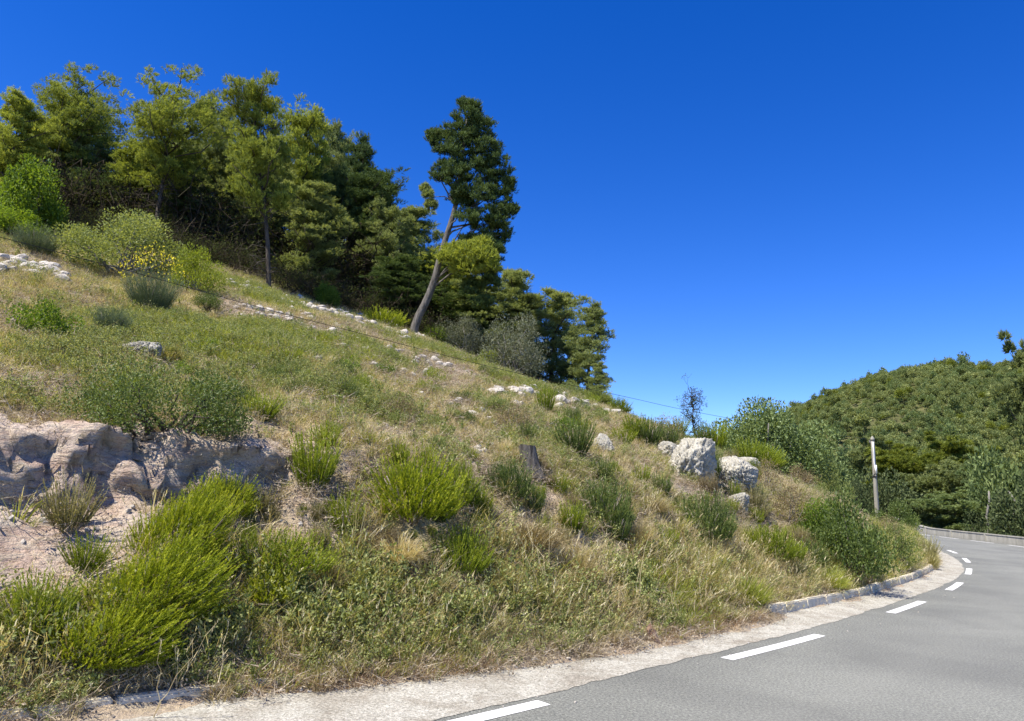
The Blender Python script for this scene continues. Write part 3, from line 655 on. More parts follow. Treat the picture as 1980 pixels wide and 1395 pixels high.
# the valley beyond the road and the far hill: one coarse sheet
CRX = np.array([-600, 20, 60, 100, 140, 174, 209, 242, 300, 380, 700.]); CRH = np.array([0, 2, 8, 25, 43, 57, 64, 65.5, 66, 60, 40.])
def valley(x, y):
    P = np.stack([np.ravel(x), np.ravel(y)], 1); d, j = kdist(P[:, 0], P[:, 1])
    right = np.minimum(np.sqrt(((P[:, None]-OUT[None, ::3])**2).sum(-1)).min(1), 60)
    inside = d > -.5
    onroad = (~inside) & (d > -13) & (np.array([np.sqrt(((OUT-p)**2).sum(1)).min() for p in P]) < -0) 
    base = np.where(inside, height(P[:, 0], P[:, 1], False)-1.6, -.5)
    # which side of the outer edge
    TO = nrm(np.gradient(OUT, axis=0)); jj = np.array([((OUT-p)**2).sum(1).argmin() for p in P]); dv = P-OUT[jj]
    outd = dv[:, 0]*TO[jj, 1]-dv[:, 1]*TO[jj, 0]; dist = np.sqrt((dv**2).sum(1))
    drop = np.maximum(-.35-.45*np.maximum(0, dist-.8), -4)
    z = np.where((outd > 0) & ~inside, drop, base)
    hill = np.interp(P[:, 0]*350/np.maximum(P[:, 1], 60), CRX, CRH)
    w = sstep(115, 345, P[:, 1]); back = 1-.5*sstep(350, 560, P[:, 1])
    far = -4*(1-w)+hill*w*back+4*fbm(P*.012, 71, 3)*sstep(120, 200, P[:, 1])*(1-.6*sstep(280, 340, P[:, 1]))
    wf = sstep(95, 120, P[:, 1])
    wf = np.where(inside & (P[:, 0] < 10), wf*sstep(110, 150, P[:, 1]), wf)
    return (z*(1-wf)+far*wf).reshape(np.shape(x))
vx = np.concatenate([np.arange(-420, -60, 20), np.arange(-60, 60, 2.0), np.arange(60, 520, 8)]); vy = np.concatenate([np.arange(-160, -20, 20), np.arange(-20, 110, 2.0), np.arange(110, 620, 8)])
VX, VY = np.meshgrid(vx, vy); VZ = valley(VX, VY); n1, n2 = len(vx), len(vy); vi = np.arange(n1*n2).reshape(n2, n1)
link('valley_ground', mesh_np('valley_ground', np.stack([VX.ravel(), VY.ravel(), VZ.ravel()], 1), np.stack([vi[:-1, :-1], vi[:-1, 1:], vi[1:, 1:], vi[1:, :-1]], -1).reshape(-1, 4), M_SCRUB, None, True), None, 'structure')

# ------------------------------------------------------------------ parapet wall on the outside of the bend
wallT = thing('parapet_wall', 'low grey concrete parapet wall along the outside of the road bend', 'wall', (34.3, 53, 0), tilt=Matrix.Identity(4))
wo_ = np.array([34.3, 53, 0]); sW = np.r_[0, np.cumsum(np.linalg.norm(np.diff(OUT, axis=0), axis=1))]
def wall_piece(a, b, h0, h1, off, w, name):
    t = np.linspace(a, b, max(2, int((b-a)/.8)+1)); c = np.stack([np.interp(t, sW, OUT[:, k]) for k in (0, 1)], 1); nn_ = normals2(c)
    bm = bmesh.new(); rows = []
    for p, n_ in zip(c, nn_):
        z = rise(p[None])[0]; i_, o_ = p+n_*off, p+n_*(off+w)
        rows.append([bm.verts.new(Vector((q[0], q[1], zz))-Vector(wo_)) for q, zz in ((i_, z+h0), (i_, z+h1), (o_, z+h1), (o_, z+h0))])
    for r0, r1 in zip(rows[:-1], rows[1:]):
        for k in range(4): bm.faces.new((r0[k], r0[(k+1) % 4], r1[(k+1) % 4], r1[k]))
    bm.faces.new(rows[0][::-1]); bm.faces.new(rows[-1]); bmesh.ops.recalc_face_normals(bm, faces=bm.faces)
    me = bpy.data.meshes.new(name); bm.to_mesh(me); bm.free(); me.materials.append(M_WALL); return link(name, me, wallT)
i0 = sW[np.argmin(((OUT-np.array((30, 34)))**2).sum(1))]; i1 = sW[np.argmin(((OUT-np.array((33, 88)))**2).sum(1))]
a = i0
while a < i1:
    wall_piece(a, a+5.0, -.3, .50, .10, .30, 'wall_panel'); wall_piece(a+.01, a+4.99, .503, .56, .06, .38, 'coping')
    wall_piece(a+5.0, a+5.22, -.3, .545, .05, .36, 'wall_post'); a += 5.22

# ------------------------------------------------------------------ utility pole and its cable
pb = along(1697, 1003, 40.0); pt = along(1687, 851, 40.0)
polL = pt-pb; ax = Vector(polL).normalized(); Lp = float(np.linalg.norm(polL))
pt_m = ax.to_track_quat('Z', 'Y').to_matrix().to_4x4()
pole = thing('utility_pole', 'weathered leaning wooden utility pole with a white conduit near its top', 'utility pole', pb-np.array(ax)*1.6, tilt=pt_m)
def part_tube(name, pts, rad, ns, m_, parent):
    g = Geo(); tube(g, np.array(pts, float), np.array(rad, float), ns); return link(name, g.mesh(name, m_, True), parent)
Lp += 1.6
part_tube('shaft', [(0, 0, z) for z in np.linspace(0, Lp, 8)], np.linspace(.128, .088, 8), 14, M_POLE, pole)
part_tube('conduit', [(.105, -.03, z) for z in np.linspace(Lp*.60+.55, Lp-.12, 4)], [.038]*4, 10, M_WHITE, pole)
part_tube('junction_box', [(.26, -.05, Lp*.60+.50), (.26, -.05, Lp*.60+.95)], [.06, .06], 8, M_WHITE, pole)
part_tube('bracket', [(.0, -.1, Lp*.60+.32), (.13, -.1, Lp*.60+.42), (.26, -.05, Lp*.60+.60)], [.035, .035, .03], 6, M_METAL, pole)
part_tube('clamp', [(0, 0, Lp*.60+.30), (0, 0, Lp*.60+.36)], [.125, .125], 14, M_METAL, pole)
part_tube('cap', [(0, 0, Lp-.05), (0, 0, Lp+.06), (.0, 0, Lp+.20)], [.105, .11, .03], 10, M_POLE, pole)
part_tube('insulator', [(-.12, -.05, Lp-.18), (-.2, -.05, Lp-.10), (-.24, -.05, Lp-.0)], [.03, .05, .03], 8, M_METAL, pole)
cA = pt[:2]; cB = np.array([-9.2, 11.5]); dirc = cB-cA
cpts = [tuple(pt)]
for px, py in [(1500, 825), (1320, 793), (1213, 768), (1047, 733), (917, 702), (834, 681), (747, 658), (662, 636), (508, 597), (247, 523), (138, 495), (0, 458), (-160, 424), (-420, 372)]:
    r = np.array(ray(px, py)); M2 = np.array([[r[0], -dirc[0]], [r[1], -dirc[1]]]); tt = np.linalg.solve(M2, cA)
    q = r*tt[0]+np.array([0, 0, CAM_H]); cpts.append(tuple(q))
cpts = chaikin(cpts, 2)
g = Geo(); tube(g, cpts, np.full(len(cpts), .0065), 5); o = link('overhead_cable', g.mesh('overhead_cable', M_CABLE, True))
o['label'] = 'thin dark cable strung above the slope from the wooden pole'; o['category'] = 'cable'

# ------------------------------------------------------------------ trees on the slope
def kids_of(nameA, g, matA, nameB, w, matB):
    out = [(nameA, g.mesh(nameA, matA))]
    if w is not None and w.V: out.append((nameB, w.mesh(nameB, matB, True)))
    return out
def ground_at(px, py, Yd):
    p = along(px, py, Yd); p[2] = float(height(np.array([p[0]]), np.array([p[1]]), False)[0]); return p
PV = [pine(100+i, 8.0, r, cb, nl_, 20, 14, .135, .018, None, .13, dd, dr, .62, tp_, lb) for i, (r, cb, nl_, dd, dr, tp_, lb) in enumerate([
      (1.9, .38, 30, 22, (.07, 0), .75, .34), (2.4, .42, 34, 22, (.10, 0), .5, .30), (1.6, .10, 34, 8, (.04, .02), .75, .38), (1.5, .42, 26, 24, (.08, 0), .6, .38)])]
PK = {}
def pine_kids(v, L, B=None):
    key = (v, L.name)
    if key not in PK:
        g, w = PV[v]; wkey = ('w', v)
        if wkey not in PK: PK[wkey] = w.mesh('trunk', B or M_BARKD, True)
        PK[key] = [('crown', g.mesh('crown', L)), ('trunk', PK[wkey])]
    return PK[key]
def put_pine(px, base, top, wpx, Yd, v, L, label, rz, group=None, lean=-.06, onhit=False, leany=0):
    p = hit(px, base)[0] if onhit else ground_at(px, base, max(Yd, hit(px, base)[0][1]+(Yd-26)*.55) if group is None else Yd)
    dist = p[1]
    zt = along(px, top, p[1])[2]; Hh = max(2.0, zt-p[2]); wid = wpx*dist/F_PX
    sx = wid/2/(PV[v][2] if len(PV[v]) > 2 else (1.9, 2.4, 1.6, 1.5)[v])/1.0*1.12
    t = Matrix.Rotation(lean, 4, 'Y') @ Matrix.Rotation(leany, 4, 'X')
    return thing('pine_tree', label, 'pine tree', p-np.array([0, 0, .1]), rz, (sx, sx, Hh/8.15), group, t, pine_kids(v, L))
PINES = [  # px, base, top, width, depth, variant, needles, label, turn, lean
 (0, 430, 158, 120, 28, 2, L_PINE, 'olive green pine cut by the left edge of the photo, above the bright oak', .3, -.05),
 (95, 430, 146, 165, 31, 1, L_PINE, 'broad round topped pine at far left, behind the slender trunked pine', 1.1, -.05),
 (155, 425, 205, 135, 27.5, 1, L_PINE, 'pine with a slim straight dark trunk near the left end of the wood', 2.0, -.09),
 (310, 425, 178, 195, 27.5, 1, L_PINE, 'wide umbrella pine with a dark trunk rising behind the pale rounded shrub', 0.2, -.12),
 (425, 480, 195, 110, 32, 0, L_PINEG, 'grey green pine peeking out left of the tallest front pine', 3.0, -.06),
 (520, 562, 163, 150, 26, 0, L_PINE, 'tallest olive pine at the front of the wood, with a long bare grey trunk', 4.0, -.14),
 (592, 560, 208, 115, 30, 3, L_PINE, 'pine just right of the tallest front pine, half hidden behind it', 5.0, -.08),
 (612, 555, 318, 130, 26, 1, L_PINE, 'short forked pine with a dark trunk standing at the edge of the rubble strip', 1.7, -.07),
 (640, 560, 226, 90, 31, 3, L_PINEG, 'narrow grey green pine top between two darker crowns', 2.2, -.04),
 (690, 590, 243, 105, 29, 2, L_PINED, 'dark bushy pine on the right shoulder of the wood', 0.9, -.05),
 (735, 600, 315, 100, 28.5, 2, L_PINED, 'lower dark pine stepping down right of the wood', 2.6, -.02),
 (790, 610, 393, 140, 34, 2, L_PINEG, 'bushy grey green pine left of the tall leaning pine', 3.7, 0),
 (985, 640, 508, 120, 37, 2, L_PINEG, 'greyish pine behind the olive tree, right of the leaning pine', 4.4, -.02),
 (1062, 725, 545, 125, 36, 2, L_PINEG, 'dense pine standing right behind the olive tree', 5.2, -.02),
 (1135, 735, 570, 92, 31, 2, L_PINEG, 'slender isolated pine leaning right at the end of the wood', .6, .05),
 (1160, 752, 703, 48, 28.5, 2, L_PINEG, 'small young pine at the foot of the slender isolated pine', 1.2, 0),
 (1025, 712, 556, 105, 36, 2, L_PINEG, 'bushy pine showing above the top of the big olive tree', 2.9, 0),
 (935, 660, 525, 120, 36, 2, L_PINEG, 'grey green pine below the dark crown of the leaning pine', 3.3, 0),
 (1100, 738, 622, 80, 34, 2, L_PINEG, 'low bushy pine filling the gap left of the slender isolated pine', 4.1, .02),
 (850, 640, 470, 120, 37, 2, L_PINEG, 'shaggy grey green pine behind the curved trunk', .2, 0),
]
for (px, b, t, w, Yd, v, L, lab, rz, ln) in PINES: put_pine(px, b, t, w, Yd, v, L, lab, rz, None, ln)
rb = random.Random(8)
for i in range(26):
    px = (-40, 40, 130, 215, 250, 280, 350, 400, 460, 480, 555, 575, 640, 665, 710, 760, 815, 880, 930, -90, 20, 180, 330, 520, 610, 780)[i]
    Yd = rb.uniform(36, 40) if i < 19 else rb.uniform(33, 35.5)
    top = np.interp(px, [-100, 90, 250, 330, 400, 500, 600, 700, 760, 850, 950], [190, 185, 260, 230, 250, 230, 260, 300, 380, 470, 540])+rb.uniform(5, 60)+(60 if i >= 19 else 0)
    put_pine(px, 500, top, rb.uniform(100, 150), Yd, rb.randrange(4), rb.choice((L_PINED, L_PINED, L_PINEG, L_PINE)), 'pine filling the shaded wood behind the front row of pines', rb.uniform(0, 6), 'pines deep in the wood', rb.uniform(-.1, .02))
# the tall leaning pine
pb_, _t = hit(795, 648); Yl = pb_[1]
def rel(px, py, dy=0): return along(px, py, Yl+dy)-pb_
tr = [rel(795, 652)-np.array([0, 0, .2]), rel(806, 618), rel(826, 580), rel(841, 540), rel(850, 500), rel(864, 455), rel(880, 405), rel(887, 360), rel(894, 300), rel(902, 240), rel(908, 205)]
rng = np.random.default_rng(77); gC = Geo(); gT = Geo()
trc = chaikin(tr, 1); tube(gT, trc, np.interp(np.linspace(0, 1, len(trc)), [0, .06, .3, .6, 1], [.235, .185, .15, .11, .03]), 10)
LOB = [(905, 225, 30), (925, 255, 34), (885, 262, 34), (850, 275, 26), (905, 290, 42), (945, 290, 32), (870, 310, 34), (960, 330, 32), (925, 335, 42), (880, 345, 32), (850, 340, 20), (965, 370, 30), (930, 385, 40), (895, 385, 26), (975, 410, 28),
       (940, 425, 38), (905, 425, 24), (970, 455, 26), (935, 470, 32), (960, 490, 20), (905, 470, 18), (930, 520, 26), (950, 545, 20), (915, 560, 22), (935, 590, 18), (900, 205, 14), (916, 212, 14), (930, 235, 18), (838, 265, 12), (990, 410, 12), (985, 355, 10), (890, 375, 22)]
for (px, py, r) in LOB:
    R0 = r*Yl/F_PX; nsub = int(10+26*(R0/.7)**2); dd = rdir(rng, nsub, -.75); cc = rel(px, py, rng.uniform(-.3, .3))+dd*R0*rng.uniform(.45, 1.0, (nsub, 1))*np.array([1, 1.3, .9])
    for c in cc:
        n = 24; rr = rng.uniform(.13, .24); d = rdir(rng, n, -.45); P = c+d*rng.uniform(.2, 1, (n, 1))*rr*np.array([1, 1, .75]); D = nrm(d*.8+np.array([0, 0, .75])+rng.normal(0, .2, (n, 3)))
        shoots(gC, P-D*.05, D, rng.uniform(.10, .20, n), rng, 11, .13, .022, .55, .1, np.clip(rng.uniform(.25, .65)+rng.normal(0, .1, n), 0, 1), .35, False, .1)
    f = np.clip((560-py)/360, 0, .97); k_ = f*(len(tr)-1); i_ = int(k_); p0 = tr[i_]+(tr[min(i_+1, len(tr)-1)]-tr[i_])*(k_-i_)
    if 230 < py < 480: tube(gT, bent(p0, rel(px, py), rng, 5, .05), np.linspace(.05, .015, 5), 5)
gS = Geo(); gY = Geo()
for (px, py, r, gg, e) in [(828, 378, 10, gS, 1.0), (833, 398, 11, gS, 1.0), (822, 366, 8, gS, 1), (905, 492, 34, gY, .75), (935, 500, 30, gY, .75), (880, 490, 28, gY, .75), (900, 520, 30, gY, .7), (930, 478, 24, gY, .7), (865, 500, 20, gY, .7), (950, 520, 20, gY, .7)]:
    for q in range(2):
        c = rel(px, py, rng.uniform(-.9, -.3) if gg is gY else rng.uniform(-.2, .2)); rr = r*Yl/F_PX; n = int(120*rr/.6)+30; d = rdir(rng, n, -.6)
        P = c+d*(rng.uniform(.3, 1, n)**.5*rr)[:, None]*np.array([1, 1, e]); D = nrm(d*.7+np.array([0, 0, .5])+rng.normal(0, .3, (n, 3)))
        shoots(gg, P-D*.07, D, rng.uniform(.12, .22, n), rng, 13, .15, .028, .6, .1, np.clip(.5+rng.normal(0, .14, n), 0, 1), .25, False, .1)
tube(gT, bent(rel(884, 392), rel(832, 384), rng, 5, .05)+np.array([[0, 0, 0], [0, 0, .12], [0, 0, .16], [0, 0, .08], [0, 0, 0]]), np.linspace(.035, .01, 5), 5)
tube(gT, bent(rel(852, 497), rel(905, 500, -.6), rng, 5, .05), np.linspace(.06, .02, 5), 5)
lp = thing('pine_tree', 'tall dark pine leaning right on a curved bare trunk, alone against the sky', 'pine tree', pb_, tilt=Matrix.Identity(4),
           kids=[('crown', gC.mesh('crown', L_PINED)), ('trunk', gT.mesh('trunk', M_BARK, True)), ('side_branch', gS.mesh('side_branch', L_PINEG)), ('low_branch', gY.mesh('low_branch', L_PINE))])

# ------------------------------------------------------------------ shrubs and small trees
def put(kids, px, py, wpx, hpx, label, cat, name, base_r, base_h, rz=0, group=None, tilt=None, Yd=None, sink=.03, depth=1.0):
    if Yd is None: p, _ = hit(px, py)
    else:
        p = ground_at(px, py, Yd); hpx = max(hpx, project(p)[1]-(py-hpx))
    d = float(np.dot(p-np.array([0, 0, CAM_H]), np.array(c_fwd)))
    sx = wpx*d/F_PX/2/base_r; sz = hpx*d/F_PX/base_h
    return thing(name, label, cat, p-np.array([0, 0, sink]), rz, (sx, sx*depth, sz), group, tilt, kids)
LB = {}
def lbush(key, Lm, B, **k):
    kk_ = (key, Lm.name)
    if kk_ not in LB: g, w = leaf_bush(key, **k); LB[kk_] = kids_of('foliage', g, Lm, 'stems', w, B)
    return LB[kk_]
# olive trees
ol = lbush(11, L_OLIVE, M_BARKG, Rm=1.3, H=2.5, nl=18, n=7500, L=.085, W=.022, up=.7, lobe=.36)
put(ol, 990, 722, 150, 142, 'grey green olive tree on the slope, right of the leaning pine', 'olive tree', 'olive_tree', 1.25, 2.45, .4)
put(ol, 893, 690, 100, 100, 'smaller grey olive tree between the leaning trunk and the big olive', 'olive tree', 'olive_tree', 1.25, 2.45, 2.2)
dk = lbush(12, L_HOLM, M_BARKD, Rm=2.0, H=2.6, nl=22, n=8000, L=.085, W=.045, lobe=.34)
put(lbush(13, L_MAST2, M_BARKG, Rm=2.0, H=2.4, nl=34, n=17000, L=.085, W=.045, up=.4, lobe=.30), 1487, 905, 275, 142, 'wide grey green tree behind the boulders, against the sky and the far hill', 'tree', 'wide_tree', 1.95, 2.3, .4, Yd=30.5)
# the half bare little tree
gH = Geo(); wH = Geo(); rng = np.random.default_rng(9)
tube(wH, bent((0, 0, -.4), (0, 0, 2.6), rng, 8, .03), np.linspace(.06, .012, 8), 6)
for i in range(34):
    z = rng.uniform(.5, 2.5); a = rng.uniform(0, 6.28); ln = rng.uniform(.35, .85)*(1.15-.32*z/2.6); p0 = np.array([0, 0, z]); p1 = p0+np.array([math.cos(a)*ln, math.sin(a)*ln, rng.uniform(.0, .45)])
    b = bent(p0, p1, rng, 5, .08); tube(wH, b, np.linspace(.020, .005, 5), 4)
    for q in range(5):
        e = b[rng.integers(1, 5)]; t2 = e+rng.normal(0, .17, 3); tube(wH, bent(e, t2, rng, 3, .1), (.007, .005, .003), 3)
        if z < 1.7 or rng.random() < .5:
            n = 22; P = t2+rng.normal(0, .07, (n, 3)); leaves(gH, P, rdir(rng, n), rdir(rng, n), rng.uniform(.04, .07, n), rng.uniform(.025, .04, n), rng.uniform(.1, .7, n))
put([('foliage', gH.mesh('foliage', L_HOLM)), ('trunk', wH.mesh('trunk', M_BARKD, True))], 1346, 832, 64, 88, 'small half bare tree with twiggy top on the skyline above the boulder', 'tree', 'sparse_tree', .85, 2.75, 0, Yd=30)
# oak and shrubs at the far left
oak = lbush(14, L_OAK, M_BARKD, Rm=1.6, H=2.9, nl=22, n=6500, L=.11, W=.07, lobe=.33)
put(oak, 42, 440, 165, 160, 'bright green oak at the far left below the pines', 'oak tree', 'oak_tree', 1.6, 2.9, .3, Yd=25)
put(oak, 20, 470, 130, 75, 'low bright green oak scrub at the left edge below the oak', 'shrub', 'oak_scrub', 1.6, 2.9, 2.3, Yd=23)
put(oak, 633, 596, 58, 56, 'small bright green seedling oak at the edge of the wood', 'shrub', 'oak_scrub', 1.6, 2.9, 4.1)
pal = lbush(15, L_PALE, M_BARKG, Rm=1.5, H=2.0, nl=22, n=8500, L=.07, W=.034, lobe=.32)
put(pal, 243, 532, 250, 142, 'big pale green rounded shrub in front of the umbrella pine', 'shrub', 'round_shrub', 1.5, 1.95, .3)
put(pal, 165, 490, 90, 60, 'pale green shrub left of the big rounded one', 'shrub', 'round_shrub', 1.5, 1.95, 2.3)
put(lbush(16, L_YELL, M_BARKG, Rm=1.0, H=1.6, nl=16, n=5000, L=.06, W=.032, lobe=.36), 385, 570, 112, 108, 'vivid yellow green shrub right of the flowering broom', 'shrub', 'round_shrub', 1.0, 1.55, 1.3)
put(lbush(17, L_OAK, M_BARKD, Rm=.9, H=1.1, nl=14, n=3000, L=.075, W=.045, lobe=.36), 85, 662, 125, 92, 'vivid green leafy bush on the dry slope at left', 'shrub', 'leafy_bush', .9, 1.08, .3)
mst = lbush(18, L_MAST, M_BARKD, Rm=1.5, H=1.2, nl=22, n=9500, L=.045, W=.024, lobe=.34)
mst2 = lbush(19, L_MAST, M_BARKD, Rm=1.0, H=.8, nl=16, n=3800, L=.042, W=.022, lobe=.36)
put(mst, 312, 848, 390, 165, 'wide dark green mastic bush at the top of the eroded scarp', 'shrub', 'mastic_bush', 1.5, 1.2, .0, depth=.8)
put(mst2, 420, 790, 160, 80, 'mastic bush spreading right of the wide one on the scarp', 'shrub', 'mastic_bush', 1.0, .8, 1.0)
put(mst2, 190, 800, 130, 70, 'lighter mastic bush left of the wide one on the scarp', 'shrub', 'mastic_bush', 1.0, .8, 2.0)
put(mst2, 650, 770, 120, 50, 'low green mastic patch in the middle of the slope beside pale stones', 'shrub', 'mastic_bush', 1.0, .8, 3.0)
put(mst2, 545, 740, 110, 46, 'low mastic patch on the mid slope, right of the grey rock and golden tussock', 'shrub', 'mastic_bush', 1.0, .8, 4.0)
put(mst2, 400, 600, 90, 42, 'dark leafy bush at the foot of the yellow green shrub', 'shrub', 'mastic_bush', 1.0, .8, 5.0)
put(lbush(20, L_MAST, M_BARKD, Rm=1.3, H=1.3, nl=22, n=8000, L=.055, W=.034, lobe=.34), 1640, 1112, 215, 185, 'big leafy green bush above the kerb where the road bends', 'shrub', 'leafy_bush', 1.3, 1.28, .2)
put(lbush(21, L_OAK, M_BARKD, Rm=1.0, H=1.0, nl=18, n=5200, L=.05, W=.032, lobe=.36), 1600, 1070, 150, 120, 'yellower leafy bush just left of the big one above the bend', 'shrub', 'leafy_bush', 1.0, 1.0, .9)
put(lbush(27, L_MAST, M_BARKD, Rm=1.0, H=1.0, nl=16, n=5000, L=.06, W=.036, lobe=.36), 1738, 1072, 95, 62, 'rounded dark green bush hiding the left end of the parapet at the bend', 'shrub', 'leafy_bush', 1.0, .97, .9, Yd=39)
put(mst2, 1730, 1090, 130, 78, 'dark low bush between the big leafy bush and the end of the kerb', 'shrub', 'leafy_bush', 1.0, .8, 1.9)
brw = lbush(22, L_BRWN, M_TWIG, Rm=.7, H=.8, nl=12, n=1700, L=.035, W=.022, lobe=.4)
for (px, py, w, h, lab) in [(1525, 1010, 110, 85, 'brownish pale leaved shrub left of the big leafy bush'), (1480, 945, 80, 70, 'grey brown withered shrub right of the second boulder'), (1548, 900, 70, 50, 'pale brown shrub on the skyline below the wide tree'),
        (1290, 850, 75, 55, 'pale flowering shrub on the ridge left of the tall boulder'), (775, 808, 75, 60, 'brown twiggy shrub with pale leaves in the middle of the dry slope'), (990, 830, 90, 65, 'tan leafy shrub above and left of the tree stump'), (1720, 1040, 50, 50, 'brown dead shrub near the foot of the pole')]:
    put(brw, px, py, w, h, lab, 'shrub', 'withered_shrub', .7, .8, px*.7)
put(pal, 1610, 935, 90, 60, 'grey green shrub behind the hedge, left of the pole', 'shrub', 'round_shrub', 1.5, 1.95, 3.3, Yd=36)

# heaths, by size
PB = {}
def pbush(kind, L):
    key = (kind, L.name)
    if key not in PB:
        k = {'big': dict(seed=31, Rm=.85, H=1.5, n=1000, L=(.20, .42), nn=34, nl=.045, nw=.011, lean=(.45, 0), spread=.75), 'mound': dict(seed=32, Rm=.65, H=.8, n=640, L=(.17, .34), nn=30, nl=.042, nw=.011, spread=1.15),
             'mound2': dict(seed=35, Rm=.65, H=.9, n=480, L=(.2, .36), nn=30, nl=.042, nw=.011, spread=.5), 'up': dict(seed=33, Rm=.4, H=.75, n=150, nn=60, nl=.045, nw=.011, erect=True, spread=.6),
             'up2': dict(seed=34, Rm=.4, H=.7, n=110, nn=60, nl=.045, nw=.011, erect=True, spread=.9), 'broom': dict(seed=36, Rm=.7, H=.9, n=650, nn=16, nl=.10, nw=.006, erect=True, spread=.9)}[kind]
        g, w = plume_bush(**k); PB[key] = kids_of('shoots', g, L, 'stems', w, M_TWIG)
    return PB[key], {'big': (.85, 1.5), 'mound': (.68, .85), 'mound2': (.68, 1.0), 'up': (.42, .75), 'up2': (.5, .68), 'broom': (.85, .85)}[kind]
HEATH = [
 (205, 1290, 250, 170, 'big', L_BRIGHT, 'broad vivid green heath, lowest of the big stepped ones above the kerb at left'),
 (285, 1205, 270, 210, 'big', L_BRIGHT, 'largest vivid green heath, middle one of the big stepped heaths at left'),
 (335, 1085, 190, 190, 'big', L_BRIGHT, 'vivid green heath reaching up to the scarp above the largest one'),
 (425, 1010, 130, 105, 'mound', L_BRIGHT, 'round vivid green heath at the foot of the scarp'),
 (520, 1165, 130, 80, 'mound', L_BRIGHT, 'low vivid green heath between the largest heath and brown scrub'),
 (540, 1110, 200, 100, 'mound2', L_HEATH, 'olive green heath above the low vivid green one'),
 (130, 1035, 120, 115, 'up2', L_TIPS, 'small heath with pale straw coloured tips on the pink bare earth'),
 (165, 1105, 100, 80, 'up2', L_HEATH, 'small olive heath below the straw tipped one'),
 (55, 1255, 165, 150, 'mound', L_HEATH, 'olive green heath at the left edge above the kerb'),
 (605, 955, 105, 120, 'up', L_HEATH, 'upright two tiered heath on bare earth at the scarp end'),
 (628, 870, 60, 60, 'up', L_HEATH, 'small heath right above the two tiered one'),
 (712, 866, 40, 34, 'up2', L_HEATH, 'tiny heath tuft on grey litter above the rounded heath'),
 (792, 1015, 185, 150, 'mound', L_BRIGHT, 'rounded vivid green heath with a dark hollow under it, mid bank'),
 (885, 985, 95, 105, 'mound2', L_HEATH, 'upright heath attached right of the rounded vivid one'),
 (770, 905, 50, 55, 'up', L_HEATH, 'heath tuft poking up behind the rounded vivid one'),
 (665, 1035, 80, 85, 'up2', L_HEATH, 'thin olive heath left of the rounded vivid one'),
 (612, 1010, 36, 45, 'up', L_TIPS, 'tiny straw tipped heath on bare earth left of the thin olive one'),
 (985, 965, 105, 90, 'mound2', L_ROSEM, 'dark green heath in front of the tree stump'),
 (935, 1000, 45, 55, 'up', L_HEATH, 'small heath low between the rounded heath and the stump'),
 (888, 1110, 120, 105, 'mound2', L_HEATH, 'olive heath over yellow grass in the lower middle of the bank'),
 (1112, 882, 85, 75, 'up', L_ROSEM, 'fan shaped green heath right above the tree stump'),
 (1168, 1015, 125, 105, 'mound2', L_ROSEM, 'broad dark green heath in the middle right of the bank'),
 (1195, 1050, 60, 70, 'up', L_ROSEM, 'heath hanging below the broad dark green one'),
 (1105, 1035, 60, 65, 'up', L_HEATH, 'light green heath below left of the broad dark one'),
 (1083, 955, 45, 45, 'up2', L_HEATH, 'small heath right of the reddish earth below the stump'),
 (1165, 930, 55, 50, 'up2', L_ROSEM, 'small dark heath on the slope between stump and boulder'),
 (1240, 938, 40, 45, 'up2', L_HEATH, 'small round heath left of the tall boulder'),
 (1278, 960, 50, 50, 'up', L_ROSEM, 'heath just below left of the tall boulder'),
 (1368, 1045, 120, 105, 'mound2', L_ROSEM, 'dark feathery heath on the bank below the tall boulder'),
 (1490, 1085, 120, 80, 'mound2', L_HEATH, 'olive heath above the kerb left of the leafy bush'),
 (1560, 1095, 90, 60, 'mound2', L_ROSEM, 'grey green heath tucked under the leafy bush'),
 (1055, 803, 42, 62, 'up', L_HEATH, 'lone upright heath in front of the white stones'),
 (1255, 862, 66, 56, 'up', L_ROSEM, 'dark heath on the ridge left of the pale flowering shrub'),
 (1230, 850, 60, 50, 'up', L_HEATH, 'heath on the ridge below the last pines'),
 (1205, 862, 60, 40, 'up2', L_HEATH, 'olive heath beside the pale rock slab'),
 (1382, 872, 62, 62, 'up', L_HEATH, 'bright heath behind the tall boulder on the skyline'),
 (1360, 850, 40, 48, 'up', L_ROSEM, 'blue green heath at the foot of the half bare tree'),
 (1475, 898, 85, 58, 'mound', L_HEATH, 'bushy heath above the second boulder'),
 (1450, 905, 60, 60, 'up', L_HEATH, 'upright heath at the left of the bushy one above the second boulder'),
 (1380, 930, 40, 70, 'up', L_ROSEM, 'dark heath in the gap between the two boulders'),
 (1455, 985, 60, 50, 'up2', L_TIPS, 'yellowish heath under the second boulder'),
 (735, 632, 110, 42, 'mound2', L_HEATH, 'row of green heath along the wood edge left of the curved trunk'),
 (500, 815, 90, 60, 'up', L_HEATH, 'light green heath right of the wide mastic bush'),
 (510, 1000, 60, 60, 'up2', L_TIPS, 'straw tipped heath at the right foot of the scarp'),
 (1310, 830, 50, 40, 'up', L_HEATH, 'small heath on the skyline left of the half bare tree'),
 (1790, 1085, 55, 52, 'up2', L_TIPS, 'yellow grassy plume at the very bend of the kerb'),
 (1660, 1075, 80, 60, 'up', L_ROSEM, 'dark upright heath on top of the big leafy bush'),
 (560, 700, 60, 30, 'up2', L_HEATH, 'small green heath in the bright grass band'),
 (840, 665, 60, 40, 'mound', L_OAK, 'bright round bush right of the foot of the leaning trunk'),
 (1150, 772, 80, 38, 'mound', L_PALE, 'pale green scrub below the slender isolated pine'),
 (1195, 775, 50, 36, 'mound', L_HEATH, 'last green scrub on the ridge right of the wood'),
]
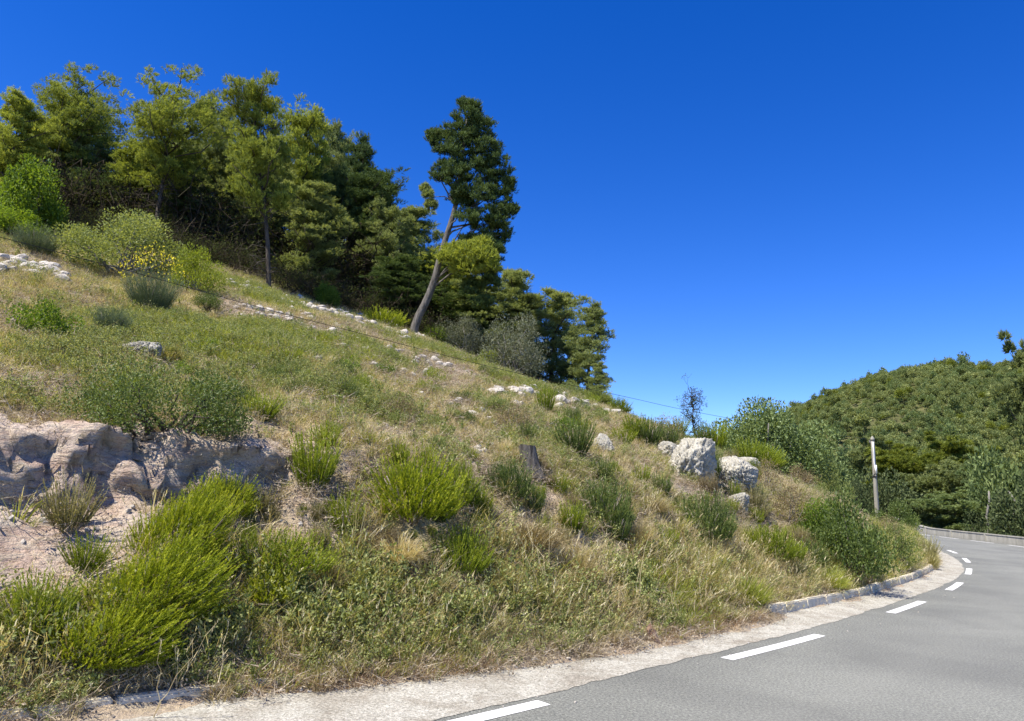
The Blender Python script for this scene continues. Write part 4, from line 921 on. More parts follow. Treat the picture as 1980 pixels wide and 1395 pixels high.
for i, (px, py, w, h, kd, L, lab) in enumerate(HEATH):
    kids, (br, bh) = pbush(kd, L)
    lean = Matrix.Rotation(.12 if kd == 'big' else -.05, 4, 'Y')
    if kd != 'big': w, h = w*1.18, h*1.08
    put(kids, px, py, w, h, lab, 'heath bush', 'heath_bush', br, bh, 0 if kd == 'big' else i*1.3, None, lean)
rs_ = random.Random(47); mini = [(lbush(23, L_PALE, M_TWIG, Rm=.6, H=.6, nl=10, n=1300, L=.045, W=.024), 'pale green', (.6, .58)), (lbush(24, L_YELL, M_TWIG, Rm=.6, H=.5, nl=10, n=1300, L=.05, W=.024), 'yellow green', (.6, .48)), (lbush(25, L_MAST, M_TWIG, Rm=.6, H=.55, nl=10, n=1500, L=.042, W=.024), 'dark green', (.6, .53)), (lbush(26, L_OAK, M_TWIG, Rm=.6, H=.5, nl=10, n=1300, L=.05, W=.03), 'fresh green', (.6, .48))]
for i in range(75):
    px = rs_.uniform(120, 1180); py = np.interp(px, [120, 400, 700, 1000, 1180], [745, 735, 770, 815, 850])+rs_.gauss(0, 48); kids, cn, (br, bh) = mini[rs_.choice((0, 0, 1, 2, 2, 3))]; w = rs_.uniform(24, 66)
    put(kids, px, py, w, w*rs_.uniform(.45, .75), 'small %s shrub scattered among the dry grass of the upper slope' % cn, 'shrub', 'small_shrub', br, bh, rs_.uniform(0, 6), 'small %s shrubs on the slope' % cn)
rs_ = random.Random(31)
for i in range(95):
    px = rs_.uniform(430, 1560); py = np.interp(px, [430, 800, 1100, 1300, 1560], [1075, 1010, 960, 985, 1000])+rs_.gauss(0, 62); kd = rs_.choice(('up', 'up2', 'up2', 'mound2')); L = rs_.choice((L_HEATH, L_HEATH, L_ROSEM, L_TIPS, L_BRWN)); w = rs_.uniform(26, 58); kids, (br, bh) = pbush(kd, L)
    put(kids, px, py, w, w*rs_.uniform(.7, 1.2), {'heath_leaves': 'small olive green heath tuft among many on the dry bank', 'dark_heath_leaves': 'small dark green heath tuft among many on the dry bank', 'pale_heath_tips': 'small straw coloured heath tuft among many on the dry bank', 'brown_shrub_leaves': 'small brown withered heath tuft among many on the dry bank'}[L.name], 'heath bush', 'heath_bush', br, bh, rs_.uniform(0, 6), {'heath_leaves': 'small olive heath tufts on the bank', 'dark_heath_leaves': 'small dark heath tufts on the bank', 'pale_heath_tips': 'small straw heath tufts on the bank', 'brown_shrub_leaves': 'small brown heath tufts on the bank'}[L.name], Matrix.Rotation(rs_.uniform(-.2, .15), 4, 'Y'))
# brooms
kb, (br, bh) = pbush('broom', L_BROOM)
bro = put(kb, 292, 606, 150, 100, 'grey green broom topped with yellow flowers, below the rounded shrub', 'broom bush', 'broom_bush', br, bh, 0)
rng = np.random.default_rng(4); gf = Geo(); n = 260; a = rng.uniform(0, 6.28, n); r = np.sqrt(rng.uniform(0, 1, n))*.72
P = np.stack([np.cos(a)*r, np.sin(a)*r, .98-.35*(r/.7)**2+rng.normal(0, .09, n)+.05], 1)
leaves(gf, P, rdir(rng, n), rdir(rng, n), rng.uniform(.03, .055, n), rng.uniform(.025, .04, n), rng.uniform(0, 1, n)); link('flowers', gf.mesh('flowers', L_FLOW), bro, 'stuff')
put(kb, 215, 648, 105, 68, 'small grey green broom right of the vivid leafy bush', 'broom bush', 'broom_bush', br, bh, 1)
put(kb, 70, 492, 130, 60, 'grey green broom above the stone wall at far left', 'broom bush', 'broom_bush', br, bh, 2)
# grass tussocks that stand out
TS = {k: tussock(200+i, .45, .4, nb_, dr) for i, (k, nb_, dr) in enumerate([('a', 1500, .5), ('b', 1200, .3)])}
TM = {}
def tus(k, L):
    if (k, L.name) not in TM: TM[(k, L.name)] = TS[k].mesh('grass_tussock', L)
    return TM[(k, L.name)]
for i, (px, py, w, h, k, L, lab) in enumerate([
 (330, 700, 70, 46, 'b', L_GOLD, 'golden tussock leaning against the grey rock at left'), (1030, 1060, 160, 72, 'a', L_BRWN, 'wide brown cushion with a dark underside, lower middle of the bank'),
 (620, 1140, 150, 80, 'a', L_DRY, 'tan cushion of dry scrub right of the low vivid heath'), (770, 1085, 170, 70, 'a', L_DRY, 'dry tan cushion left of the olive heath'), (968, 1150, 90, 75, 'b', L_GOLD, 'yellow tussock beside the reddish earth in the lower bank'),
 (978, 745, 36, 26, 'b', L_BRWN, 'small domed dry cushion above the scattered stones, below the olive'), (1120, 1120, 120, 60, 'a', L_DRY, 'dry tussock right of the brown cushion'), (1270, 990, 70, 40, 'a', L_DRY, 'dry tussock below the tall boulder'),
 (700, 1060, 90, 50, 'a', L_BRWN, 'brown cushion below the thin olive heath'), (1455, 1060, 90, 60, 'b', L_GREEN, 'green tussock on the bank right of the dark feathery heath'), (1440, 1165, 150, 70, 'b', L_GREEN, 'soft green grass tussock hanging over the kerb'),
 (1600, 1135, 120, 50, 'b', L_GREEN, 'green grass tussock at the kerb under the leafy bush'), (1795, 1098, 60, 48, 'b', L_GOLD, 'golden tussock at the end of the kerb on the bend'), (430, 1205, 90, 50, 'a', L_DRY, 'dry cushion below the low vivid heath'),
 (1230, 1050, 110, 60, 'a', L_DRY, 'dry tussock right of the broad dark green heath'), (1540, 1060, 90, 50, 'b', L_BRWN, 'brown cushion left of the yellower leafy bush')]):
    p, _ = hit(px, py); d = p[1]; o = thing('grass_tussock', lab, 'grass tussock', p, i*1.7, (w*d/F_PX/.9, w*d/F_PX/.9, h*d/F_PX/.36), None, None, [('blades', tus(k, L))])

# ------------------------------------------------------------------ rocks, stones, stump
def put_rock(me, px, py, wpx, hpx, label, name='boulder', cat='rock', rz=0, tilt=Matrix.Identity(4), dep=.8, up=.32, group=None, Yd=None):
    p, _ = hit(px, py); d = p[1]; w, h = wpx*d/F_PX/2, hpx*d/F_PX/2
    if name == 'boulder': w, h = w*1.28, h*1.25
    o = link(name, me); o.matrix_world = Matrix.Translation(Vector(p)+Vector((0, 0, h*up))) @ tilt @ Matrix.Diagonal((w, w*dep, h, 1)) @ Matrix.Rotation(rz, 4, 'Z')
    o['label'] = label; o['category'] = cat
    if group: o['group'] = group
    return o
B1 = rock_mesh('boulder', 3, (1, 1, 1), 6, .26, .25, M_ROCK, .8)
B2 = rock_mesh('boulder', 8, (1, 1, 1), 6, .28, .26, M_ROCK, .72)
put_rock(B1, 1334, 925, 84, 108, 'tall pitted white limestone boulder on the skyline end of the bank', rz=.6, tilt=Matrix.Rotation(.18, 4, 'Y'))
put_rock(B2, 1298, 890, 46, 44, 'white rock shoulder at the left foot of the tall boulder', rz=2.2)
put_rock(B2, 1428, 940, 74, 70, 'second pitted white boulder, right of the tall one', rz=.3, tilt=Matrix.Rotation(.3, 4, 'Y'))
put_rock(B1, 1445, 908, 48, 34, 'smooth pale rock resting on top of the second boulder', rz=3.1)
put_rock(B2, 1425, 985, 40, 40, 'half buried pale rock below the second boulder', rz=4.0)
put_rock(B2, 1166, 872, 44, 44, 'pale slanting rock slab between the stump and the tall boulder', rz=1.1, tilt=Matrix.Rotation(.7, 4, 'Y'), up=.05)
put_rock(B1, 272, 688, 58, 40, 'grey and white rock beside the golden tussock at left', rz=2.0)
put_rock(B1, 612, 700, 26, 16, 'small pale rock alone in the dry grass of the mid slope', rz=1.0)
put_rock(B2, 650, 775, 34, 16, 'small flat pale rock below the low mastic patch', rz=.4)
STN = [rock_mesh('stone', 300+i, (1, 1, 1), 2, .22, 0, M_STONE, .9) for i in range(7)]
def stones(wall, seq, rs):
    for (px, py, wpx, hpx) in seq:
        p, _ = hit(px, py); d = p[1]; w, h = wpx*d/F_PX/2, hpx*d/F_PX/2
        o = link('stone', STN[rs.randrange(7)], wall)
        o.matrix_world = Matrix.Translation(Vector(p)+Vector((0, 0, h*.5))) @ Matrix.Rotation(rs.uniform(-.2, .2), 4, 'Y') @ Matrix.Rotation(rs.uniform(-.2, .2), 4, 'X') @ Matrix.Diagonal((w, w*rs.uniform(.7, 1.1), h, 1)) @ Matrix.Rotation(rs.uniform(0, 6.28), 4, 'Z')
def rubble(pts, n, spread, size, rs):
    out = []; pts = np.array(pts, float); s_ = np.r_[0, np.cumsum(np.linalg.norm(np.diff(pts, axis=0), axis=1))]
    for _ in range(n):
        t = rs.uniform(0, s_[-1]); x = np.interp(t, s_, pts[:, 0]); y = np.interp(t, s_, pts[:, 1])+rs.gauss(0, spread); w = rs.uniform(*size); out.append((x, y, w, w*rs.uniform(.4, .75)))
    return out
ws = random.Random(12)
for lab, pts, n, sp_, sz in [('ruined dry stone terrace wall at the far left under the brooms', [(-10, 520), (40, 522), (80, 525), (130, 543)], 56, 7, (18, 40)),
        ('long dry stone terrace wall along the foot of the wood', [(440, 552), (500, 568), (560, 590), (620, 602), (690, 622), (760, 645), (785, 655)], 150, 5, (11, 26)),
        ('short white dry stone wall right of the foot of the leaning pine', [(800, 652), (835, 660), (868, 668)], 26, 4, (12, 26)),
        ('heap of white wall stones on the ridge right of the lone heath', [(1072, 775), (1100, 778), (1142, 788)], 24, 6, (16, 32)),
        ('broken stone edge of two or three blocks below the small domed cushion', [(940, 758), (985, 760), (1035, 766)], 18, 5, (18, 40)),
        ('flat white stones ending the ridge wall at right', [(1150, 793), (1190, 800)], 6, 3, (14, 24))]:
    p0, _ = hit(*pts[len(pts)//2]); wt = thing('dry_stone_wall', lab, 'stone wall', p0, tilt=Matrix.Identity(4)); bpy.context.view_layer.update()
    seq = rubble(pts, n, sp_, sz, ws); before = set(COL.objects); stones(None, seq, ws)
    for o in set(COL.objects)-before: mw = o.matrix_world.copy(); o.parent = wt; o.matrix_parent_inverse = Matrix.Translation(-Vector(p0)); o.matrix_world = mw
for lab, grp, pts, n, sp_, sz in [('pale rubble stone lying on the bare strip below the wood', 'rubble on the bare strip below the wood', [(455, 592), (560, 618), (640, 640), (720, 690), (800, 695), (870, 705)], 130, 11, (9, 24)),
        ('pale loose stone half sunk in the dry grass of the slope', 'loose stones on the dry slope', [(640, 770), (740, 720), (800, 725), (880, 765), (900, 805), (1010, 770), (920, 870), (1060, 830), (1150, 800)], 60, 14, (10, 26)),
        ('small stone fallen on the bare earth of the scarp', 'fallen stones under the scarp', [(20, 960), (120, 900), (220, 940), (320, 900), (480, 960), (560, 970)], 40, 22, (6, 20)),
        ('little stone lying in the litter at the foot of the bank', 'small stones along the kerb foot', [(560, 1340), (760, 1330), (1000, 1290), (1260, 1240)], 34, 5, (5, 12))]:
    for (px, py, w, h) in rubble(pts, n, sp_, sz, ws): put_rock(STN[ws.randrange(7)], px, py, w, h, lab, 'loose_stone', 'stone', ws.uniform(0, 6), up=.3, group=grp)
M_LEDGE = solid('ledge_rock', lambda nt, g, t: (ramp(nt, [(.3, (.26, .18, .13)), (.5, (.46, .36, .29)), (.7, (.56, .49, .43))], noise(nt, g.outputs['Position'], 5, 6, .7)).outputs[0], noise(nt, g.outputs['Position'], 18, 6, .75), .05), .95, 1.0, .1)
LED = [rock_mesh('ledge_rock', 340+i, (1, 1, 1), 4, .3, .12, M_LEDGE, .8) for i in range(4)]
for i, (px, py, w, h) in enumerate([(60, 872, 120, 26), (185, 878, 90, 24), (255, 890, 100, 30), (335, 905, 60, 34), (120, 930, 60, 22), (30, 940, 70, 24), (420, 892, 80, 22), (490, 905, 60, 20), (215, 945, 50, 18), (300, 870, 80, 18), (395, 925, 50, 22)]):
    put_rock(LED[i % 4], px, py, w, h, 'crumbling beige rock ledge sticking out of the eroded scarp', 'ledge_rock', 'rock', i*1.3, Matrix.Rotation((-.15, .1, .2, -.05)[i % 4], 4, 'Y'), .8, .12, 'rock ledges of the scarp')
# stump
def stump(seed, Hh, r, m_, ns=28, nz=9, jag=.12, lean=.1):
    rg = np.random.default_rng(seed); th = np.linspace(0, 2*np.pi, ns, endpoint=False); g = Geo(); V = []
    top = Hh*(1-jag*(.5+.5*fbm(np.stack([np.cos(th)*1.7, np.sin(th)*1.7], 1), seed, 3))*1.6)
    rid = .10*fbm(np.stack([np.cos(th)*4, np.sin(th)*4], 1), seed+1, 3)
    for i in range(nz):
        f = i/(nz-1); rr = r*(1+.75*(1-f)**3+rid*1.5*(1-.3*f)); z = -.15+(top+.15)*f
        V.append(np.stack([np.cos(th)*rr+lean*f*Hh, np.sin(th)*rr, z], 1))
    V.append(np.stack([np.cos(th)*r*.8+lean*Hh, np.sin(th)*r*.8, top-.03-.08*Hh*rg.random(ns)], 1)); V = np.concatenate(V+[np.array([[lean*Hh, 0, Hh*.75]])])
    Fa = []
    for i in range(nz):
        for k in range(ns):
            a_, b_, c_, d_ = i*ns+k, i*ns+(k+1) % ns, (i+1)*ns+(k+1) % ns, (i+1)*ns+k; Fa += [(a_, b_, c_), (a_, c_, d_)]
    e = len(V)-1
    for k in range(ns): Fa.append((nz*ns+k, nz*ns+(k+1) % ns, e))
    g.add(V, np.array(Fa), .5); return g.mesh('trunk', m_, False)
p, _ = hit(1030, 912); d = p[1]
o = link('tree_stump', stump(5, 50*d/F_PX, 17*d/F_PX, M_DEADW, lean=-.25)); o.location = p; o['label'] = 'weathered grey tree stump with a jagged flat top on the bank'; o['category'] = 'stump'
p, _ = hit(1274, 1244); d = p[1]
o = link('dead_root', stump(9, 46*d/F_PX, 9*d/F_PX, M_REDW, jag=.6, lean=-.35)); o.location = p; o['label'] = 'splintered reddish dead root standing at the edge of the gutter'; o['category'] = 'dead wood'

# ------------------------------------------------------------------ ground cover: points that carry tufts
def scatter(name, sources, P, rot, scl, pick, label=None):
    col = bpy.data.collections.new(name+'_sources')
    for i, me in enumerate(sources):
        so = bpy.data.objects.new('%s_%02d' % (name, i), me); col.objects.link(so)
    me = bpy.data.meshes.new(name); n = len(P); me.vertices.add(n); me.vertices.foreach_set('co', np.asarray(P, np.float32).ravel())
    a = me.attributes.new('turn', 'FLOAT_VECTOR', 'POINT'); a.data.foreach_set('vector', np.asarray(rot, np.float32).ravel())
    a = me.attributes.new('size', 'FLOAT_VECTOR', 'POINT'); a.data.foreach_set('vector', np.asarray(scl, np.float32).ravel())
    a = me.attributes.new('pick', 'INT', 'POINT'); a.data.foreach_set('value', np.asarray(pick, np.int32))
    ob = link(name, me, None, 'stuff')
    ng = bpy.data.node_groups.new(name, 'GeometryNodeTree')
    ng.interface.new_socket('Geometry', in_out='INPUT', socket_type='NodeSocketGeometry'); ng.interface.new_socket('Geometry', in_out='OUTPUT', socket_type='NodeSocketGeometry')
    nd = ng.nodes; gi_ = nd.new('NodeGroupInput'); go_ = nd.new('NodeGroupOutput'); io = nd.new('GeometryNodeInstanceOnPoints'); ci = nd.new('GeometryNodeCollectionInfo')
    ci.inputs['Collection'].default_value = col; ci.inputs['Separate Children'].default_value = True; ci.inputs['Reset Children'].default_value = True
    def na(nm, ty): q = nd.new('GeometryNodeInputNamedAttribute'); q.data_type = ty; q.inputs['Name'].default_value = nm; return q.outputs[0]
    lk = ng.links.new; lk(gi_.outputs[0], io.inputs['Points']); lk(ci.outputs[0], io.inputs['Instance']); io.inputs['Pick Instance'].default_value = True
    lk(na('pick', 'INT'), io.inputs['Instance Index']); lk(na('turn', 'FLOAT_VECTOR'), io.inputs['Rotation']); lk(na('size', 'FLOAT_VECTOR'), io.inputs['Scale']); lk(io.outputs[0], go_.inputs[0])
    md = ob.modifiers.new('scatter', 'NODES'); md.node_group = ng
    return ob
rg = np.random.default_rng(2024)
def in_view(P, mx=160, my=140):
    x, y, c = project(P); return (c > .5) & (x > -mx) & (x < 1980+mx) & (y < 1395+my)
# candidate points over the hillside, denser near the road
def cand(n, x0, x1, y0, y1):
    x = rg.uniform(x0, x1, n); y = rg.uniform(y0, y1, n); d, j = kdist(x, y); return x, y, d, j
GB = [circ(*a) for a in [(340, 640, 1.5), (430, 650, 1.6), (520, 655, 1.4), (590, 670, 1.4), (660, 670, 1.2), (720, 680, .9), (780, 665, 1.0), (850, 685, 1.1), (910, 700, 1.0), (480, 560, 1.3), (540, 590, .9), (300, 640, 1.2), (1000, 740, 1.0), (1100, 755, 1.2)]]
LW = [circ(*a) for a in [(700, 1215, .8), (600, 1200, .5), (1080, 1240, .6), (1150, 1230, .5), (880, 1230, .5), (100, 1330, .7), (640, 750, 1.0), (560, 740, 1.0), (760, 800, .7), (250, 680, 1.2), (980, 800, .9), (180, 700, 1.0), (1260, 1180, .5), (380, 1290, .5), (950, 1280, .4)]]
def field(C, x, y):
    f = np.zeros(len(x))
    for cx, cy, r in C: f = np.maximum(f, 1-sstep(.5, 1.3, np.hypot(x-cx, y-cy)/r))
    return f
T_DRY = [tuft(400+i, 26, .30, .07, .0055, .55, .40, 4).mesh('dry_tuft', L_DRY) for i in range(4)]
T_DRY2 = [tuft(410+i, 34, .16, .10, .006, .9, .5, 0).mesh('dry_mat', L_DRY) for i in range(3)]
T_GOLD = [tuft(420+i, 30, .34, .07, .0055, .5, .45, 3).mesh('golden_tuft', L_GOLD) for i in range(3)]
T_GRN = [tuft(430+i, 28, .24, .07, .006, .55, .35, 0).mesh('green_tuft', L_GREEN) for i in range(4)]
T_BRT = [tuft(435+i, 26, .24, .08, .009, .7, .4, 0).mesh('bright_tuft', L_YELL) for i in range(3)]
T_RUST = [tuft(440+i, 30, .22, .09, .006, .8, .5, 0).mesh('rusty_tuft', L_RUST) for i in range(2)]
def weed(seed, L, n=90, H=.3, s=.03):
    r = np.random.default_rng(seed); g = Geo(); ns = 7; a = r.uniform(0, 6.28, ns); tip = np.stack([np.cos(a)*.12, np.sin(a)*.12, H*r.uniform(.6, 1, ns)], 1)
    k = r.integers(0, ns, n); t = r.uniform(.15, 1, n); P = tip[k]*t[:, None]+r.normal(0, .012, (n, 3)); D = nrm(rdir(r, n)+np.array([0, 0, .5])); leaves(g, P, D, nrm(r.normal(0, .6, (n, 3))+np.array([0, 0, 1.])), s*r.uniform(.6, 1.3, n), s*.55*r.uniform(.7, 1.3, n), r.uniform(.1, .9, n))
    needles(g, np.zeros((ns, 3))+[0, 0, -.02], nrm(tip), np.linalg.norm(tip, axis=1), np.full(ns, .007), np.full(ns, .2), r); return g.mesh('weed', L)
T_WEED = [weed(450+i, L_WEED) for i in range(3)]+[weed(455, L_PALE, 110, .25, .035)]
def litter(seed):
    r = np.random.default_rng(seed); g = Geo(); n = 26; P = np.c_[r.normal(0, .10, (n, 2)), r.uniform(0, .05, n)]; D = nrm(np.c_[r.normal(0, 1, (n, 2)), r.uniform(-.1, .45, n)])
    needles(g, P, D, r.uniform(.06, .22, n), r.uniform(.004, .009, n), r.uniform(.1, 1, n), r); P = np.c_[r.normal(0, .12, (n, 2)), r.uniform(0, .03, n)]
    leaves(g, P, rdir(r, n, 0), nrm(r.normal(0, .5, (n, 3))+[0, 0, 1]), r.uniform(.015, .04, n), r.uniform(.01, .02, n), r.uniform(0, .8, n)); return g.mesh('litter', L_DEAD)
T_LIT = [litter(460+i) for i in range(4)]
T_PEB = [rock_mesh('pebble', 470+i, (1, 1, .6), 1, .3, 0, M_STONE) for i in range(4)]
def lay(name, src, x, y, keep, smin, smax, zs=(.8, 1.25), tilt=.12, hboost=None):
    k = rg.random(len(x)) < keep; x, y = x[k], y[k]; z = height(x, y)
    if name == 'road_grit': z = np.maximum(z, .03*np.exp(-((kdist(x, y)[0]+.1)/.5)**2)+.006)
    P = np.stack([x, y, z], 1); v = in_view(P); P = P[v]; n = len(P)
    sc = rg.uniform(smin, smax, n); S3 = np.stack([sc, sc, sc*rg.uniform(*zs, n)], 1)
    if hboost is not None: S3 *= hboost[k][v][:, None]
    rot = np.stack([rg.normal(0, tilt, n), rg.normal(-.06, tilt, n), rg.uniform(0, 6.28, n)], 1)
    return scatter(name, src, P, rot, S3, rg.integers(0, len(src), n)), n
cnt = {}
# the verge: tall dry grass in a band above the kerb
nv = 52000; s0_, s1_ = sK[np.argmin(((K-np.array((-8, 2.3)))**2).sum(1))], sK[np.argmin(((K-np.array((23.5, 44)))**2).sum(1))]
uv = rg.uniform(0, 1, nv)**1.25; sv = s0_+(s1_-s0_)*uv; dv_ = rg.uniform(-.3, 3.5, nv); NK = normals2(K); x = np.interp(sv, sK, K[:, 0])-np.interp(sv, sK, NK[:, 0])*dv_; y = np.interp(sv, sK, K[:, 1])-np.interp(sv, sK, NK[:, 1])*dv_; d, j = kdist(x, y); sel = (d > np.where(K[j, 0] < 4.8, np.where(K[j, 0] > -1.9, -.22, np.where(K[j, 0] > -2.6, -.15, np.where(K[j, 0] > -3.45, .16, -.1))), .14)) & (d < 3.4); x, y, d, j = x[sel], y[sel], d[sel], j[sel]
P2 = np.stack([x, y], 1); b = bare_at(x, y, d, j); gr = field(GB, x, y); lw = field(LW, x, y); n1_ = fbm(P2*.9, 81, 3); n2_ = fbm(P2*1.7+9, 82, 3); n3_ = fbm(P2*.6+4, 83, 3)
band = (1-.65*sstep(1.0, 1.6, d))*(1-sstep(2.3, 3.2, d))*sstep(-.25, .15, d); rust = np.exp(-((d-.05)/.28)**2)*sstep(-.3, .3, n3_); far_ = sstep(6, 11, x)
base = .36*band*(1-.96*np.maximum(b, field(BARE, x, y))*sstep(.5, 1.0, d))*np.clip(1.25-1.6*sstep(.05, .4, fbm(P2*1.3, 84, 3))*sstep(.7, 1.3, d), 0, 1)
hb = .7+.65*sstep(-.1, .7, d)*(1-.45*sstep(1.6, 2.6, d))
_, cnt['dry'] = lay('dry_verge_grass', T_DRY+T_DRY2[:1], x, y, base*np.clip(.55+.9*n1_, .12, 1)*(1-.6*far_), .8, 1.35, hboost=hb)
_, cnt['gold'] = lay('golden_verge_grass', T_GOLD, x, y, base*np.clip(.08+.9*n2_, 0, .8)*(1-.2*far_), .7, 1.25, hboost=hb)
_, cnt['green'] = lay('green_verge_grass', T_GRN, x, y, base*np.clip(.10+.9*n3_+.55*far_, 0, .9), .8, 1.45, hboost=hb)
_, cnt['rust'] = lay('withered_verge_grass', T_RUST, x, y, .30*rust, .7, 1.2)
_, cnt['weed'] = lay('leafy_verge_weeds', T_WEED, x, y, base*np.clip(lw*.8+.22*sstep(0, .4, n2_-.3*n1_)+.06, 0, 1), .7, 1.4, hboost=hb)
_, cnt['vl'] = lay('verge_litter', T_LIT, x, y, np.clip(.10+.18*np.exp(-((d-.1)/.3)**2)+.10*b, 0, .3)*(d < 3)*(1-.85*(1-sstep(-3.2, -.6, K[j, 0]))*sstep(1.0, 1.3, d)), .7, 1.3, tilt=.35)
_, cnt['grit'] = (lambda q: lay('road_grit', [rock_mesh('grit', 480+i, (1, 1, .7), 1, .3, 0, M_STONE) for i in range(3)], q[0], q[1], np.exp(-((-q[2]-.15)/.28)**2)*.7+.03, .005, .018, tilt=.6))((lambda t, w: (np.interp(t, sK, K[:, 0])-np.interp(t, sK, NK[:, 0])*w, np.interp(t, sK, K[:, 1])-np.interp(t, sK, NK[:, 1])*w, w))(rg.uniform(s0_, s1_, 6000), rg.uniform(-1.5, .1, 6000)))
# the slope above
x, y, d, j = cand(330000, -26, 20, 7, 33); sel = (d > 1.8) & (d < 27); x, y, d, j = x[sel], y[sel], d[sel], j[sel]
P2 = np.stack([x, y], 1); b = bare_at(x, y, d, j); gr = field(GB, x, y); lw = field(LW, x, y); n1_ = fbm(P2*.5, 91, 4); n2_ = fbm(P2*1.1+9, 92, 3); n3_ = fbm(P2*.35+4, 93, 3)
scr = (1-sstep(-3.2, -.6, K[j, 0]))*sstep(1.0, 1.4, d)*(1-sstep(2.75, 3.1, d)); bw = field(BARE, x, y); op = (1-.92*np.maximum(b, .85*bw))*(1-.9*scr)*sstep(1.8, 2.6, d); thin = np.clip(1.15-.022*d, .5, 1)
_, cnt['sdry'] = lay('dry_slope_grass', T_DRY2+T_DRY[:2], x, y, .40*op*thin*np.clip(.50+.9*n1_, .08, 1)*(1-.75*gr), .55, 1.05)
_, cnt['sdead'] = lay('slope_litter', T_LIT, x, y, thin*np.clip(.10+.12*b+.10*n2_, .02, .3)*(1-.85*scr), .7, 1.4, tilt=.3)
_, cnt['sgold'] = lay('golden_slope_grass', T_GOLD, x, y, .26*op*np.clip(.05+.8*n2_, 0, 1), .45, .85)
_, cnt['sgrn'] = lay('green_slope_grass', T_GRN, x, y, op*np.clip(1.0*gr+.20*sstep(.0, .5, n3_)+.05, 0, .8), .5, .95)
_, cnt['sbrt'] = lay('bright_slope_herbs', T_BRT, x, y, op*np.clip(.95*gr*(.45+1.0*n2_), 0, .7), .6, 1.15)
_, cnt['sweed'] = lay('leafy_slope_weeds', T_WEED, x, y, op*np.clip(.30*lw+.25*gr+.20*sstep(.05, .5, n2_-.4*n1_)+.02, 0, .6), .6, 1.15)
_, cnt['peb'] = lay('slope_pebbles', T_PEB, x, y, thin*np.clip(.02+.10*b, 0, .2), .012, .05, tilt=.6)
nl__ = 1500; tl = rg.uniform(s0_, sK[np.argmin(((K-np.array((-.2, 8.9)))**2).sum(1))], nl__); dl = rg.normal(3.05, .16, nl__); xl = np.interp(tl, sK, K[:, 0])-np.interp(tl, sK, NK[:, 0])*dl; yl = np.interp(tl, sK, K[:, 1])-np.interp(tl, sK, NK[:, 1])*dl
_, cnt['lip'] = lay('scarp_lip_grass', T_RUST+T_DRY2[:2], xl, yl, np.clip(.35+.9*fbm(np.stack([xl, yl], 1)*1.5, 99, 2), 0, 1)*.6, .6, 1.1, tilt=.45)
# shaded undergrowth inside the wood
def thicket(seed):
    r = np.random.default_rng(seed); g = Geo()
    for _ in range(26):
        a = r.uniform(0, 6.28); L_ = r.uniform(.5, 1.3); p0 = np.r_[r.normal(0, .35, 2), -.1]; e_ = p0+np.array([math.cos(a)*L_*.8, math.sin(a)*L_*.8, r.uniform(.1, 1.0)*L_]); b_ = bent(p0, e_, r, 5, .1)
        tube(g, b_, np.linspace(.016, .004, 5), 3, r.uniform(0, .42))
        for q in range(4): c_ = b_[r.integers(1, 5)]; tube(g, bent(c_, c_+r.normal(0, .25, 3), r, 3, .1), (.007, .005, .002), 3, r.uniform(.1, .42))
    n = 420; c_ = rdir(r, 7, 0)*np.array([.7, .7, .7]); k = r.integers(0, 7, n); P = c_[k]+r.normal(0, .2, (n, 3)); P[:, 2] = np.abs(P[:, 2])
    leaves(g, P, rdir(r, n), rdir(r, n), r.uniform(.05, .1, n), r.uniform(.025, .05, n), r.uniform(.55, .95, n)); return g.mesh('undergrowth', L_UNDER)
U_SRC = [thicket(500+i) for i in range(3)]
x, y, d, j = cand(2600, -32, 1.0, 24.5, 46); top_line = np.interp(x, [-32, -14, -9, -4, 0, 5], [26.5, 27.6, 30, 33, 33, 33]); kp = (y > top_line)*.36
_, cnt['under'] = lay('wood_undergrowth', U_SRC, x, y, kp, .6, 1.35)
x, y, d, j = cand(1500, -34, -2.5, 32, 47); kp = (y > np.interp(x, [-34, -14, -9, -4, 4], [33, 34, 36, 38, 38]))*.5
_, cnt['under2'] = lay('deep_wood_undergrowth', U_SRC, x, y, kp, 1.7, 3.0)
